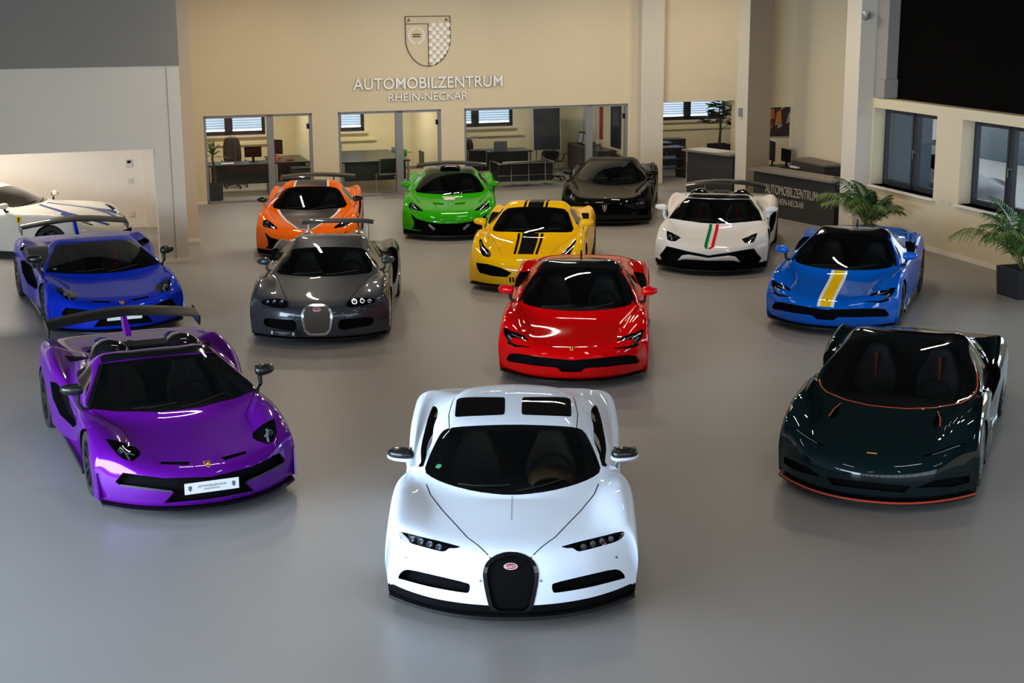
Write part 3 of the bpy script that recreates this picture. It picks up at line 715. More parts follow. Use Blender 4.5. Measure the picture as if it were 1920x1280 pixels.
def headlamp(c, poly, fr=(0, 30), sm=1, depth=.045, inner=None, innerm=None, lens=None, extra=None):
    f0 = frame(fr); fr = (24, 30); f1 = frame(fr); cv = lambda q: f1.to2(c.hit(f0, q)[0])
    poly = [cv(q) for q in poly]
    if inner: inner = [(*cv(q[:2]), q[2]) if len(q) == 3 else ([cv(w_) for w_ in q[0]], q[1]) for q in inner]
    c.pocket(poly, fr, depth, GBLK, both=True, sm=sm, stage='B', res=.04)
    ls = c.patch('headlight', poly, fr, lens or LENS, off=.001, res=.03, both=True, sm=sm)
    f_ = frame(fr)
    cx = sum(q[0] for q in poly)/len(poly); cy = sum(q[1] for q in poly)/len(poly)
    for q in (inner or [(cx, cy, .03), (cx+.09, cy+.02, .026)]):
        if len(q) == 3:
            h = c.hit(f_, q[:2])
            pos = h[0]+f_.d*(depth-.012)
            for s_, l in zip((1, -1), ls):
                P_ = Vector((pos.x*s_, pos.y, pos.z)); d = Vector((f_.d.x*s_, f_.d.y, f_.d.z))
                mb = MB(); z = d; a = z.orthogonal().normalized(); b = z.cross(a); n = 14
                for r, o_ in ((q[2], -.012), (q[2]*.8, -.012), (q[2]*.75, .006), (.0005, .004)):
                    for k in range(n): mb.v.append(tuple(P_ + (a*math.cos(2*PI*k/n)+b*math.sin(2*PI*k/n))*r + z*o_))
                for i in range(3):
                    for k in range(n): mb.f.append((i*n+k, i*n+(k+1) % n, (i+1)*n+(k+1) % n, (i+1)*n+k))
                mb.build('lamp_unit', innerm or CHR, l, smooth=True)
        else:
            for s_, l in zip((1, -1), ls):
                P2 = ribbon(q[0], q[1]); o = c.patch('light_strip', P2, fr, DRL, off=-depth*.55, res=.04, parent=l)[0]
                if s_ < 0:
                    for v in o.data.vertices: v.co.x *= -1
                    o.data.flip_normals()
    return ls
def mirrors(c, tip, m, stalkm=None, base=None, size=(.115, .075, .065), tilt=0.0, drop=.0, lower=None):
    x, y, z = tip; sx, sy, sz = size; x = x-sx
    if base is None: bx = max(c.p['xp']+.07, c.p['wd']*.86); hb = c.hit(TOP, (bx, y-.02))[0]; base = (bx, y-.02, hb.z-.015)
    for s_ in (1, -1):
        v = []; f = []; nu, nv = 16, 9
        sp = lambda t, e: math.copysign(abs(t)**e, t)
        for i in range(nv):
            ph = -PI/2+PI*i/(nv-1)
            for k in range(nu):
                th = 2*PI*k/nu
                cx = sp(math.cos(ph), .8)*sp(math.cos(th), .75); cy = sp(math.cos(ph), .8)*sp(math.sin(th), .85); cz = sp(math.sin(ph), .8)
                tp = 1-.18*cx
                yy = cy*sy*(1.15 if cy < 0 else .55)
                v.append((s_*(x+cx*sx), y+yy+cx*.03, z+cz*sz*tp+cx*tilt))
        for i in range(nv-1):
            for k in range(nu): f.append((i*nu+k, i*nu+(k+1) % nu, (i+1)*nu+(k+1) % nu, (i+1)*nu+k))
        mo = MB().add(v, f).build('door_mirror', m, c.root, smooth=True, angle=60)
        if lower: MB().add([(px, py, z-.030+(pz-z)*.62 if pz < z else z-.030+(pz-z)*.25) for px, py, pz in [(s_*x+(a_[0]-s_*x)*1.06, y+(a_[1]-y)*1.06, a_[2]) for a_ in v]], f).build('mirror_housing', lower, mo, smooth=True, angle=60)
        g = MB().box(s_*x-sx*.8, s_*x+sx*.8, y+sy*.56, y+sy*.6, z-sz*.7, z+sz*.7).build('mirror_glass', CHR, mo)
        b = Vector((s_*base[0], base[1], base[2])); e = Vector((s_*(x-sx*.5), y, z-sz*.55)); mid = (b+e)/2 + Vector((s_*.03, 0, -.02-drop))
        MB().tube([b, mid, e], [.032, .022, .028], 8).build('mirror_arm', stalkm or BLK, mo, smooth=True)
def wing(c, y, z, span, chord=.30, th=.035, arc=.05, sweep=.05, m=None, end=(.10, .36, .03), struts=(), strutm=None, base=.9, kink=2.0, tilt=.06, pitch=-.02):
    m = m or CARB; n = 21; prof = [(0, 0), (.12, .55), (.35, .85), (.7, .55), (1, .05), (.7, -.1), (.35, -.15), (.12, -.12)]
    v = []; f = []; k = len(prof)
    for i in range(n):
        t = -1+2*i/(n-1); x = t*span/2; zz = z-arc*abs(t)**kink; yy = y+sweep*abs(t)**kink
        for a, b in prof: v.append((x, yy+a*chord, zz+b*th+a*tilt))
    for i in range(n-1):
        for j in range(k): f.append((i*k+j, i*k+(j+1) % k, (i+1)*k+(j+1) % k, (i+1)*k+j))
    f.append(tuple(range(k-1, -1, -1))); f.append(tuple((n-1)*k+j for j in range(k)))
    w = MB().add(v, f).build('rear_wing', m, c.root, smooth=True, angle=50)
    if end:
        for s_ in (-1, 1):
            x = s_*span/2; z0 = z-arc
            MB().prism([(y+sweep-.02, z0+.012), (y+sweep+end[1]-.02, z0+.02+tilt), (y+sweep+end[1], z0-end[0]+tilt*.5), (y+sweep+.02, z0-end[0])], lambda q: (x-.008, q[0], q[1]), lambda q: (x+.008, q[0], q[1])).build('wing_endplate', m, w)
    for x, bz, by, wd in struts:
        MB().add(*loftbox([[(x-wd, by-.09, bz), (x+wd, by-.09, bz), (x+wd, by+.14, bz), (x-wd, by+.14, bz)], [(x-wd*.7, y+.05, z-arc*abs(2*x/span)**kink+.005), (x+wd*.7, y+.05, z-arc*abs(2*x/span)**kink+.005), (x+wd*.7, y+chord*.7, z+.01), (x-wd*.7, y+chord*.7, z+.01)]])).build('wing_strut', strutm or m, w)
    return w
def splitter(c, m, z=.085, th=.02, out=.03, inn=.2, w=.97, k=1.0):
    v = []; f = []; n = 33; wf = c.p['wf']
    for i in range(n):
        t = -1+2*i/(n-1); x = t*wf*w; y = .01 + bowf(c, x*1.0)*k - out
        for yy, zz in ((y, z), (y, z+th), (y+inn, z+th+.01), (y+inn, z)): v.append((x, yy, zz))
    for i in range(n-1):
        for j in range(4): f.append((i*4+j, i*4+(j+1) % 4, (i+1)*4+(j+1) % 4, (i+1)*4+j))
    f.append((3, 2, 1, 0)); f.append(tuple((n-1)*4+j for j in range(4)))
    return MB().add(v, f).build('front_splitter', m, c.root)
def sills(c, m, z=.10):
    p = c.p; y0 = p['foh']+.42; y1 = p['foh']+p['wb']-.44
    for s_ in (-1, 1):
        v, f = loftbox([[(s_*(p['wd']*.9), y, z), (s_*(p['wd']*1.0+.01), y, z), (s_*(p['wd']*1.0+.01), y, z+.05), (s_*(p['wd']*.9), y, z+.05)] for y in (y0, y1)])
        MB().add(v, f).build('side_skirt', m, c.root)
def plate(c, x, v_, w, h, fr, m, txtm, lines, off=.012, tilt=0.0, shields=True):
    f_ = frame(fr); a = c.hit(f_, (x-w/2, v_)); b = c.hit(f_, (x+w/2, v_)); mid = c.hit(f_, (x, v_))
    r = (b[0]-a[0]); r.z = 0; r.normalize(); n = Vector((r.y, -r.x, 0)); 
    if n.y > 0: n = -n
    up = Vector((0, 0, 1)); ctr = Vector(((a[0].x+b[0].x)/2, min(a[0].y, b[0].y, mid[0].y), mid[0].z)) + n*off
    M = Matrix((( r.x, up.x, n.x, ctr.x), (r.y, up.y, n.y, ctr.y), (r.z, up.z, n.z, ctr.z), (0, 0, 0, 1)))
    o = MB().box(-w/2, w/2, -h/2, h/2, -.006, 0, M).build('number_plate', m, c.root, bevel=.003)
    for txt, tw_, thh, ty in lines:
        fit_text(txt, tw_, thh, .001, M @ Matrix.Translation((-tw_/2, ty-thh/2, .0005)), txtm, o, name='plate_text', join=True)
    if shields:
        for sx in (-w*.40, w*.40):
            MB().prism([(sx-.016, .025), (sx+.016, .025), (sx+.016, -.008), (sx, -.03), (sx-.016, -.008)], lambda q: M @ Vector((q[0], q[1], .0005)), lambda q: M @ Vector((q[0], q[1], .0015))).build('plate_emblem', txtm, o)
    return o
def ring(c, name, poly, m, w, off, fr=(0, 15)):
    G_ = chaikin(poly, 2); n = len(G_); k = n//2
    for part in (G_[:k+1], G_[k:]+G_[:1]): c.patch(name, ribbon(part, w), fr, m, off=off, res=.04)
def badge(c, poly, fr, m, name='badge', off=.004, sm=0): return c.patch(name, poly, fr, m, off=off, res=.02, sm=sm)[0]
def ellipse(cx, cy, a, b, n=20): return [(cx+a*math.cos(2*PI*i/n), cy+b*math.sin(2*PI*i/n)) for i in range(n)]
CHRB = mat('bright_chrome', (.9, .9, .92), .22, metal=1.0)
GOLD = mat('gold_print', (.75, .42, .05), .4)
YEL = mat('yellow_print', (.85, .55, .01), .45)
WPAINT = mat('white_stripe_paint', (.75, .76, .8), .3, coat=0.6, spec=0.0)
YPAINT = mat('yellow_stripe_paint', (.85, .50, .003), .3, coat=0.6, spec=0.0)
GPAINT = mat('green_stripe_paint', (.005, .16, .05), .3, coat=0.6, spec=0.0)
RPAINT = mat('red_stripe_paint', (.62, .01, .012), .3, coat=0.6, spec=0.0)
BPAINT = mat('blue_stripe_paint', (.03, .06, .25), .3, coat=0.6, spec=0.0)
KPAINT = mat('black_stripe_paint', (.006, .006, .007), .2, coat=0.6, spec=0.0)
SATIN = mat('satin_grey_panel', (.035, .031, .028), .4, metal=.3, spec=.2)
ORNG = mat('orange_trim', (.50, .05, .012), .4)
TAN = mat('tan_leather', (.16, .075, .03), .5)
BROWN = mat('brown_leather', (.045, .028, .018), .5)
GREYS = mat('grey_blade', (.25, .25, .27), .35, metal=.3); DBLADE = mat('dark_blade', (.05, .05, .055), .35, metal=.3); DRL = mat('lamp_white', (.42, .44, .47), .35)
PLW = mat('plate_white', (.72, .73, .74), .4)
REDB = mat('badge_red', (.35, .01, .015), .35)
def tagcar(c, label): tag(c.root, label, 'sports car')

# ---- white coupe in front
c = chiron; cockpit(c)
screen(c, [(0, 2.124), (.359, 2.118), (.572, 2.118), (.635, 2.095), (.69, 1.95), (.738, 1.79), (.772, 1.63), (.676, 1.517), (.518, 1.405), (.313, 1.308), (.111, 1.263), (0, 1.258)])
RP = [(.085, 2.79), (.10, 2.806), (.48, 2.83), (.51, 2.825), (.53, 2.80), (.53, 2.74), (.527, 2.41), (.52, 2.375), (.49, 2.362), (.12, 2.372), (.085, 2.382), (.075, 2.42), (.078, 2.74)]
c.pocket(RP, (0, 60), .05, LEATH, both=True, sm=1, stage='B'); c.patch('roof_window', RP, (0, 60), GLASSD, off=.001, res=.04, both=True, sm=1)
headlamp(c, [(.91, .783), (.882, .79), (.685, .725), (.56, .689), (.422, .643), (.39, .632), (.44, .62), (.485, .626), (.516, .6), (.55, .598), (.729, .659), (.848, .706), (.897, .745)], inner=[(.82, .735, .026), (.745, .708, .026), (.67, .68, .026), (.595, .65, .026)], innerm=RIMS, depth=.08)
IN = [(.915, .37), (.905, .405), (.87, .443), (.815, .458), (.60, .43), (.335, .38), (.318, .36), (.327, .303), (.36, .298), (.60, .325), (.90, .37)]
c.pocket(IN, (0, 15), .12, MATTE, both=True, sm=1)
GR = MP([(0, .607), (.082, .596), (.16, .558), (.199, .496), (.203, .426), (.175, .265), (.143, .15), (0, .15)])
c.pocket(GR, (0, 15), .06, MATTE, sm=1)
ring(c, 'grille_frame', GR, GBLK, .032, .006)
gm = c.patch('grille', [(x*.93, (y-.39)*.95+.39) for x, y in GR], (0, 15), mat('grille_mesh', (.003, .003, .0035), .8, bump=.35, nscale=260, spec=.06), off=-.02, res=.03, sm=1)[0]
bo = badge(c, ellipse(0, .515, .055, .026), (0, 15), WHITE, off=.002); bi = badge(c, ellipse(0, .515, .050, .022), (0, 15), REDB, off=.0035)
f_ = frame((0, 15)); hc = c.hit(f_, (0, .515)); Mb = Matrix(((1, 0, 0, 0), (0, f_.u.y, -f_.d.y, hc[0].y - .006), (0, f_.u.z, -f_.d.z, hc[0].z), (0, 0, 0, 1)))
fit_text('BUGATTI', .085, .02, .001, Mb @ Matrix.Translation((-.0425, -.01, .001)), WHITE, bo, name='badge_text', join=True)
seam(c, [(.735, 1.49), (.69, 1.31), (.56, 1.01), (.347, .58), (.156, .34)], (0, 60))
seam(c, [(0, 1.25), (0, .85)], (0, 60), w=.006, m=mat('spine_gap', (.35, .38, .42), .5), both=False, name='hood_spine')  # pale grey line along the middle of the hood
seam(c, [(.56, 2.10), (.585, 2.45), (.56, 3.0)], (0, 60), w=.007)
sw_ = [(3.30, 1.24), (3.1, 1.222), (2.6, 1.161), (2.005, 1.035), (1.82, .90), (1.70, .79), (1.9, .81), (2.4, .91), (2.91, 1.075), (3.22, 1.197)]
c.pocket(sw_, (60, 25), .10, MATTE, both=True, sm=1, stage='C'); c.patch('side_window', sw_, (60, 25), GLASSD, off=-.03, res=.05, both=True, sm=1)
VAL = MP([(0, .16), (.15, .165), (.20, .20), (.296, .213), (.50, .238), (.785, .277), (.93, .30), (.985, .318), (1.0, .25), (.75, .165), (.4, .115), (0, .10)])
c.p['lowmat'] = (MATTE, .198)
for x, v in ((.84, .55), (.235, .40)):
    c.patch('parking_sensor', ellipse(x, v, .011, .011, 10), (0, 15), GREYS, off=.003, both=True, res=.02)
mirrors(c, (1.10, 1.64, .945), CARB, P_WHITE, size=(.12, .08, .055), drop=.03, lower=P_WHITE)
MB().tube([(0, 2.6, 1.19), (0, 3.0, 1.185), (0, 3.6, 1.02)], [.006, .014, .014], 6).build('centre_spine', P_WHITE, c.root, smooth=True)
splitter(c, CARB, out=.02, th=.03); sills(c, CARB); interior(c, BROWN, None, LEATH, TAN)
badge(c, ellipse(-.64, 1.66, .026, .026), (0, 45), mat('sticker_green', (.05, .25, .12), .5), 'windshield_sticker', off=.003)
c.wheels(rim=RIMD)
tagcar(c, 'satin white coupe with black horseshoe grille, front and centre, nearest the camera')
# ---- purple roadster
SVJ_HL = [(.84, .98), (.70, .92), (.58, .84), (.55, .765), (.58, .71), (.655, .65), (.74, .69), (.785, .77), (.82, .88)]
SVJ_WS = [(0, 2.37), (.37, 2.385), (.60, 2.42), (.74, 2.03), (.86, 1.69), (.60, 1.56), (.22, 1.455), (0, 1.447)]
SVJ_M = [(0, .39), (.42, .43), (.76, .52), (.83, .44), (.80, .41), (.343, .288), (.435, .192), (0, .177)]
def svj_front(c, mouth=SVJ_M, hl=SVJ_HL):
    headlamp(c, hl, sm=0, inner=[([(.72, .88), (.69, .80), (.675, .70)], .018), ([(.69, .80), (.61, .76)], .018), (.745, .80, .03)], innerm=GREYS)
    c.pocket(MP(mouth), (0, 15), .12, MATTE)
def lambo(c, svj=True):
    svj_front(c)
    c.pocket([(.42, .60), (.15, .55), (.175, .508), (.41, .565)], (0, 30), .03, MATTE, both=True, stage='C', res=.05)
    seam(c, [(.47, .66), (.44, .53)], (0, 30), w=.012, m=c.paint, name='crease', off=.008); seam(c, [(.11, .59), (.13, .47)], (0, 30), w=.012, m=c.paint, name='crease', off=.008)
    c.patch('bumper_blade', ribbon([(.79, .405), (.36, .295)], .02), (0, 15), DBLADE, off=.006, both=True, res=.05)
    b = badge(c, [(-.033, .525), (.033, .525), (.03, .475), (0, .445), (-.03, .475)], (0, 30), GOLD, off=.004); badge(c, [(-.026, .519), (.026, .519), (.023, .478), (0, .455), (-.023, .478)], (0, 30), KPAINT, off=.0055)
    badge(c, [(-.015, .505), (-.004, .495), (.014, .51), (.016, .49), (.008, .475), (-.008, .472), (-.014, .488)], (0, 30), GOLD, 'badge_animal', off=.007)
    for s_ in (-1, 1):   # fins at the bumper corners
        MB().add(*loftbox([[(s_*.955, .52, .14), (s_*.975, .51, .14), (s_*1.0, .68, .14), (s_*.97, .68, .14)], [(s_*.968, .58, .40), (s_*.98, .575, .40), (s_*.995, .66, .40), (s_*.98, .66, .40)]])).build('bumper_fin', c.paint, c.root)
    splitter(c, CARB, out=.045, th=.022, w=.95); sills(c, CARB)
    si = [(2.15, .60), (2.55, .70), (2.95, .74), (3.20, .70), (3.22, .50), (3.0, .36), (2.5, .34), (2.2, .45)]
    c.pocket(si, (90, 0), .10, MATTE, both=True, stage='C', res=.08)
c = purple; cockpit(c)
lambo(c); screen(c, SVJ_WS, sm=0)
RO = [(-.50, 2.62), (.50, 2.62), (.46, 3.08), (-.46, 3.08)]
c.pocket(RO, (0, 90), .5, LEATH, stage='C', res=.1, sm=1)
c.patch('windshield_header', MP([(0, 2.385), (.60, 2.43), (.58, 2.58), (0, 2.56)]), (0, 45), GBLK, off=.004, res=.05)
c.patch('windshield_pillar', ribbon([(.60, 2.42), (.74, 2.03), (.875, 1.68)], .045), (0, 45), GBLK, off=.006, both=True, res=.04)
def hoops(c, m, bar, y=2.98):
    for s_ in (-1, 1):
        rs = []
        for yy, w, h in ((y-.06, .20, .06), (y, .23, .115), (y+.12, .22, .135), (y+.4, .17, .10), (y+.75, .10, .04)):
            zb = c.p['zre']-.08-.02*(yy-y)
            rs.append([(s_*.40+w*math.cos(PI*k/8), yy, zb+.0+ (h+.06)*math.sin(PI*k/8)) for k in range(9)])
        v, f = loftbox(rs); MB().add(v, f).build('roll_hoop', m, c.root, smooth=True, angle=50)
    MB().add(*loftbox([[(-.3, y+.05, 1.0), (.3, y+.05, 1.0), (.3, y+.05, 1.05), (-.3, y+.05, 1.05)], [(-.3, y+.22, 1.02), (.3, y+.22, 1.02), (.3, y+.22, 1.07), (-.3, y+.22, 1.07)]])).build('cross_panel', bar, c.root, bevel=.01)
hoops(c, GBLK, CARB)
for s_ in (-1, 1):
    c.patch('deck_vent', [(s_*x, y) for x, y in [(.58, 3.35), (.80, 3.40), (.82, 3.62), (.64, 3.58)]], (0, 90), MATTE, off=.004)
    for k in range(3): c.patch('deck_louvre', [(s_*x, y) for x, y in [(.24, 3.75+k*.16), (.55, 3.75+k*.16), (.52, 3.82+k*.16), (.24, 3.82+k*.16)]], (0, 90), GBLK, off=.004)
c.patch('deck_mesh', [(0, 3.55), (.2, 3.95), (0, 4.25), (-.2, 3.95)], (0, 90), MATTE, off=.006)
for s_ in (-1, 1): pass
seam(c, [(.86, 1.70), (.62, 1.25), (.60, .98)], (0, 45), w=.006)
sidewin(c)
mirrors(c, (1.12, 1.76, .95), CARB, BLK, size=(.115, .07, .06))
wing(c, 4.42, 1.10, 1.78, .34, .03, .09, -.02, CARB, (.10, .42, .03), [(0, .90, 4.30, .035)], P_PURPLE, kink=1.6)
plate(c, .0, .31, .52, .11, (0, 15), PLW, mat('plate_grey', (.12, .12, .13), .5), [('AUTOMOBILZENTRUM', .27, .022, .012), ('RHEIN-NECKAR', .15, .014, -.018)], off=.03)
interior(c, LEATH, mat('purple_fabric', (.05, .01, .10), .6))
tagcar(c, 'purple open-top sports car with white number plate and black rear wing')
c.wheels(rim=RIMD, spokes=10)
# ---- deep blue coupe behind it
c = dblue; cockpit(c); lambo(c); screen(c, SVJ_WS, sm=0); sidewin(c)
si2 = [(2.75, 1.02), (3.15, .98), (3.5, .92), (3.55, .84), (3.1, .84), (2.8, .90)]
c.pocket(si2, (70, 25), .08, MATTE, both=True, stage='B', res=.08)
mirrors(c, (1.12, 1.76, .95), CARB, BLK, size=(.115, .07, .06)); wing(c, 4.42, 1.09, 1.75, .34, .03, .08, -.02, CARB, (.10, .42, .03), [(0, .90, 4.30, .03)], P_DBLUE, kink=1.6)
plate(c, .0, .31, .50, .10, (0, 15), PLW, mat('plate_grey', (.12, .12, .13), .5), [], off=.03, shields=False)
badge(c, ellipse(-.72, 1.72, .03, .02), (0, 45), mat('sticker_green', (.05, .25, .12), .5), 'windshield_sticker', off=.003)
interior(c, LEATH, RPAINT); c.wheels(rim=RIMD)
tagcar(c, 'deep blue coupe with black rear wing at the left, behind the purple car')
# ---- pearl white roadster
c = white; cockpit(c)
svj_front(c, [(0, .353), (.358, .42), (.763, .528), (.807, .464), (.892, .38), (.84, .279), (.501, .175), (0, .184)], [(.80, .95), (.70, .90), (.60, .85), (.53, .775), (.60, .65), (.68, .645), (.755, .69)])
c.patch('bumper_blade', MP([(0, .306), (.36, .365), (.469, .351), (.553, .264), (.43, .282), (0, .26)]), (0, 15), P_PEARL, off=-.01, res=.04, thick=.02)
screen(c, [(0, 2.295), (.17, 2.295), (.35, 2.34), (.575, 2.40), (.745, 1.99), (.815, 1.665), (.57, 1.56), (.25, 1.46), (0, 1.437)], sm=0)
c.pocket(RO, (0, 90), .5, LEATH, stage='C', res=.1, sm=1)
c.patch('windshield_header', MP([(0, 2.31), (.35, 2.355), (.58, 2.415), (.56, 2.56), (0, 2.54)]), (0, 45), GBLK, off=.004, res=.05)
c.patch('windshield_pillar', ribbon([(.585, 2.40), (.745, 2.0), (.83, 1.66)], .04), (0, 45), GBLK, off=.006, both=True, res=.04)
hoops(c, GBLK, CARB)
c.patch('green_stripe', [(-.088, 1.425), (-.031, 1.425), (-.03, .45), (-.022, .38), (-.05, .37), (-.088, .45)], (0, 45), GPAINT, off=.002); c.patch('red_stripe', [(.031, 1.425), (.088, 1.425), (.088, .45), (.03, .37), (-.02, .38), (.031, .45)], (0, 45), RPAINT, off=.002)
for k, m_ in enumerate((GPAINT, WPAINT, RPAINT)): c.patch('bar_stripe', [(-.15+k*.1, 3.28), (-.06+k*.1, 3.28), (-.06+k*.1, 3.34), (-.15+k*.1, 3.34)], (0, 75), m_, off=.06)
sidewin(c); mirrors(c, (1.12, 1.72, .95), P_PEARL, P_PEARL, size=(.115, .07, .055))
wing(c, 4.35, 1.06, 1.60, .30, .03, .09, .05, CARB, None, [(-.42, .9, 4.3, .015), (.42, .9, 4.3, .015)], kink=2.2)
c.pocket([(2.15, .60), (2.55, .70), (2.95, .74), (3.20, .70), (3.22, .50), (3.0, .36), (2.5, .34), (2.2, .45)], (90, 0), .10, MATTE, both=True, stage='C', res=.08)
c.p['lowmat'] = (MATTE, .20); splitter(c, CARB, out=.03, w=.95); sills(c, CARB); interior(c, LEATH, RPAINT); c.wheels(rim=RIMD)
tagcar(c, 'white roadster with green and red stripes down its hood, before the reception desk')
# ---- red and blue berlinettas
SF_WS = [(0, 2.43), (.35, 2.44), (.50, 2.43), (.60, 2.30), (.68, 2.06), (.765, 1.72), (.60, 1.59), (.34, 1.475), (0, 1.435)]
def berlinetta(c, badge_col=YEL):
    cockpit(c); screen(c, SF_WS)
    c.patch('roof_panel', MP([(0, 2.40), (.35, 2.41), (.49, 2.41), (.555, 2.36), (.60, 2.48), (.57, 2.75), (.48, 2.95), (.3, 3.05), (0, 3.08)]), (0, 45), GBLK, off=.004, res=.05)
    c.patch('windshield_pillar', ribbon([(.52, 2.44), (.615, 2.29), (.695, 2.06), (.78, 1.72)], .04), (0, 45), GBLK, off=.005, both=True, res=.04)
    headlamp(c, [(.90, .89), (.86, .885), (.79, .82), (.62, .75), (.565, .685), (.575, .665), (.74, .705), (.78, .72), (.77, .655), (.83, .693), (.875, .77)], sm=0, inner=[([(.62, .72), (.80, .79)], .016), ([(.80, .70), (.85, .78)], .03)], innerm=GREYS)
    c.patch('headlight_slot', [(.83, .69), (.70, .60), (.52, .545), (.53, .535), (.72, .575), (.84, .66)], (0, 30), MATTE, off=.002, both=True)
    c.pocket(MP([(0, .378), (.3, .405), (.70, .46), (.80, .458), (.85, .39), (.82, .36), (.45, .305), (.18, .283), (.12, .235), (0, .232)]), (0, 15), .10, MATTE)
    MB().box(-.12, .12, .16, .18, .15, .30).build('grille_plate', BLK, c.root)
    SI = [(2.66, 1.70), (2.76, 1.65), (2.64, 1.475), (2.44, 1.325), (2.33, 1.30), (2.38, 1.45)]
    c.pocket(SI, (40, 25), .14, MATTE, both=True, sm=1, stage='C', res=.08)
    sidewin(c)
    b = badge(c, [(-.02, .53), (.02, .53), (.02, .475), (-.02, .475)], (0, 30), badge_col, off=.003); badge(c, [(-.006, .522), (.008, .525), (.012, .51), (.004, .50), (.010, .484), (.0, .482), (-.006, .495), (-.01, .51)], (0, 30), KPAINT, 'badge_animal', off=.0045)
    seam(c, [(.70, 1.40), (.52, .95), (.46, .62), (.30, .52), (0, .49)], (0, 45), w=.005)
    MB().tube([(0, 3.0, c.p['zp']-.02), (0, 3.05, c.p['zp']+.06)], [.018, .012], 8).build('roof_antenna', BLK, c.root)
    splitter(c, CARB, out=.015, w=.97, z=.09); sills(c, CARB)
    mirrors(c, (1.08, 1.80, .925), c.paint, BLK, size=(.11, .07, .06), drop=.02)
    interior(c); c.wheels(rim=RIMD)
berlinetta(red); tagcar(red, 'glossy red coupe with black roof, right behind the white front car')
c = blue; berlinetta(c)
c.patch('yellow_stripe', [(-.075, 1.428), (.075, 1.428), (.075, .315), (-.075, .315)], (0, 45), YPAINT, off=.002)
for s_ in (-1, 1): c.patch('white_stripe', [(s_*.075, 1.43), (s_*.12, 1.432), (s_*.12, .315), (s_*.075, .315)], (0, 45), WPAINT, off=.002)
tagcar(c, 'bright blue coupe with a yellow and white centre stripe, by the right wall')
# ---- dark green hyper coupe
c = speed; cockpit(c)
SW = [(0, 2.70), (.31, 2.69), (.49, 2.66), (.63, 2.60), (.71, 2.45), (.765, 2.25), (.80, 2.05), (.80, 1.92), (.76, 1.79), (.68, 1.68), (.45, 1.54), (.2, 1.465), (0, 1.456)]
screen(c, SW, wiper=False)
c.patch('canopy_trim', ribbon([(.73, 2.50), (.79, 2.25), (.82, 2.05), (.815, 1.91), (.77, 1.775), (.69, 1.665), (.45, 1.52), (.2, 1.447), (0, 1.438), (-.2, 1.447), (-.45, 1.52), (-.69, 1.665), (-.77, 1.775), (-.815, 1.91)], .015), (0, 45), ORNG, off=.004, res=.04)
c.patch('roof_panel', MP([(0, 2.70), (.31, 2.69), (.49, 2.66), (.63, 2.60), (.60, 2.95), (.4, 3.2), (0, 3.3)]), (0, 45), GBLK, off=.003, res=.06)
VT = [(.47, 1.2), (.49, 1.45), (.53, 1.32), (.545, 1.15), (.51, 1.13)]
c.pocket(VT, (0, 45), .05, MATTE, both=True, stage='B', res=.05); seam(c, [(.49, 1.46), (.535, 1.32), (.552, 1.15)], (0, 45), w=.012, m=ORNG, name='vent_trim', off=.004)
headlamp(c, [(.45, .575), (.55, .65), (.74, .76), (.85, .81), (.83, .775), (.6, .63)], sm=0, depth=.03, inner=[([(.55, .64), (.80, .78)], .012)])
c.pocket([(.90, .42), (.62, .36), (.45, .27), (.75, .30), (.90, .35)], (0, 15), .09, MATTE, both=True, stage='C', res=.05); c.pocket([(-.40, .28), (.40, .28), (.34, .21), (-.34, .21)], (0, 15), .08, MATTE, stage='C', res=.05)
c.pocket([(2.35, .72), (2.75, .80), (3.15, .82), (3.25, .62), (2.95, .42), (2.55, .38), (2.4, .5)], (90, 0), .12, MATTE, both=True, stage='C', res=.08)
splitter(c, CARB, out=.02, th=.018, w=.97, z=.075); splitter(c, ORNG, out=.024, th=.006, inn=.009, w=.97, z=.092).name = 'splitter_trim'
sills(c, CARB); interior(c, LEATH, ORNG); c.wheels(rim=GBLK, spokes=14)
b = badge(c, [(-.05, .56), (.05, .56), (.045, .545), (-.045, .545)], (0, 30), GOLD)
tagcar(c, 'dark green coupe with orange pinstripe trim and bubble canopy at the right front')
# ---- grey coupe with chrome horseshoe
c = veyron; cockpit(c)
screen(c, [(0, 2.148), (.35, 2.15), (.57, 2.157), (.652, 1.97), (.70, 1.70), (.705, 1.525), (.51, 1.435), (.2, 1.352), (0, 1.35)])
headlamp(c, [(.79, .72), (.45, .702), (.38, .515), (.60, .55), (.70, .595), (.815, .65)], sm=1, inner=[(.52, .64, .04), (.63, .66, .035), (.73, .67, .03)], innerm=CHR)
seam(c, [(.69, 1.46), (.49, .70), (.38, .366)], (0, 60), w=.009); seam(c, [(.82, .60), (.45, .515)], (0, 30), w=.006)
GR = MP([(0, .586), (.12, .571), (.191, .51), (.205, .408), (.16, .184), (0, .182)])
c.pocket(GR, (0, 15), .06, MATTE, sm=1)
ring(c, 'grille_frame', GR, CHRB, .034, .010); c.patch('grille', [(x*.95, (y-.385)*.96+.385) for x, y in GR], (0, 15), mat('bronze_mesh', (.06, .045, .032), .5, bump=1.0, nscale=120), off=.010, res=.03, sm=1)
bo = badge(c, ellipse(0, .515, .055, .026), (0, 15), WHITE, off=.012); badge(c, ellipse(0, .515, .05, .022), (0, 15), REDB, off=.0135)
f_ = frame((0, 15)); hc = c.hit(f_, (0, .515)); Mb = Matrix(((1, 0, 0, 0), (0, f_.u.y, -f_.d.y, hc[0].y - .016), (0, f_.u.z, -f_.d.z, hc[0].z), (0, 0, 0, 1)))
fit_text('BUGATTI', .085, .02, .001, Mb @ Matrix.Translation((-.0425, -.01, .001)), WHITE, bo, name='badge_text', join=True)
c.pocket([(.78, .39), (.74, .423), (.48, .393), (.295, .38), (.288, .222), (.55, .265), (.705, .295), (.765, .325)], (0, 15), .10, MATTE, both=True, sm=1)
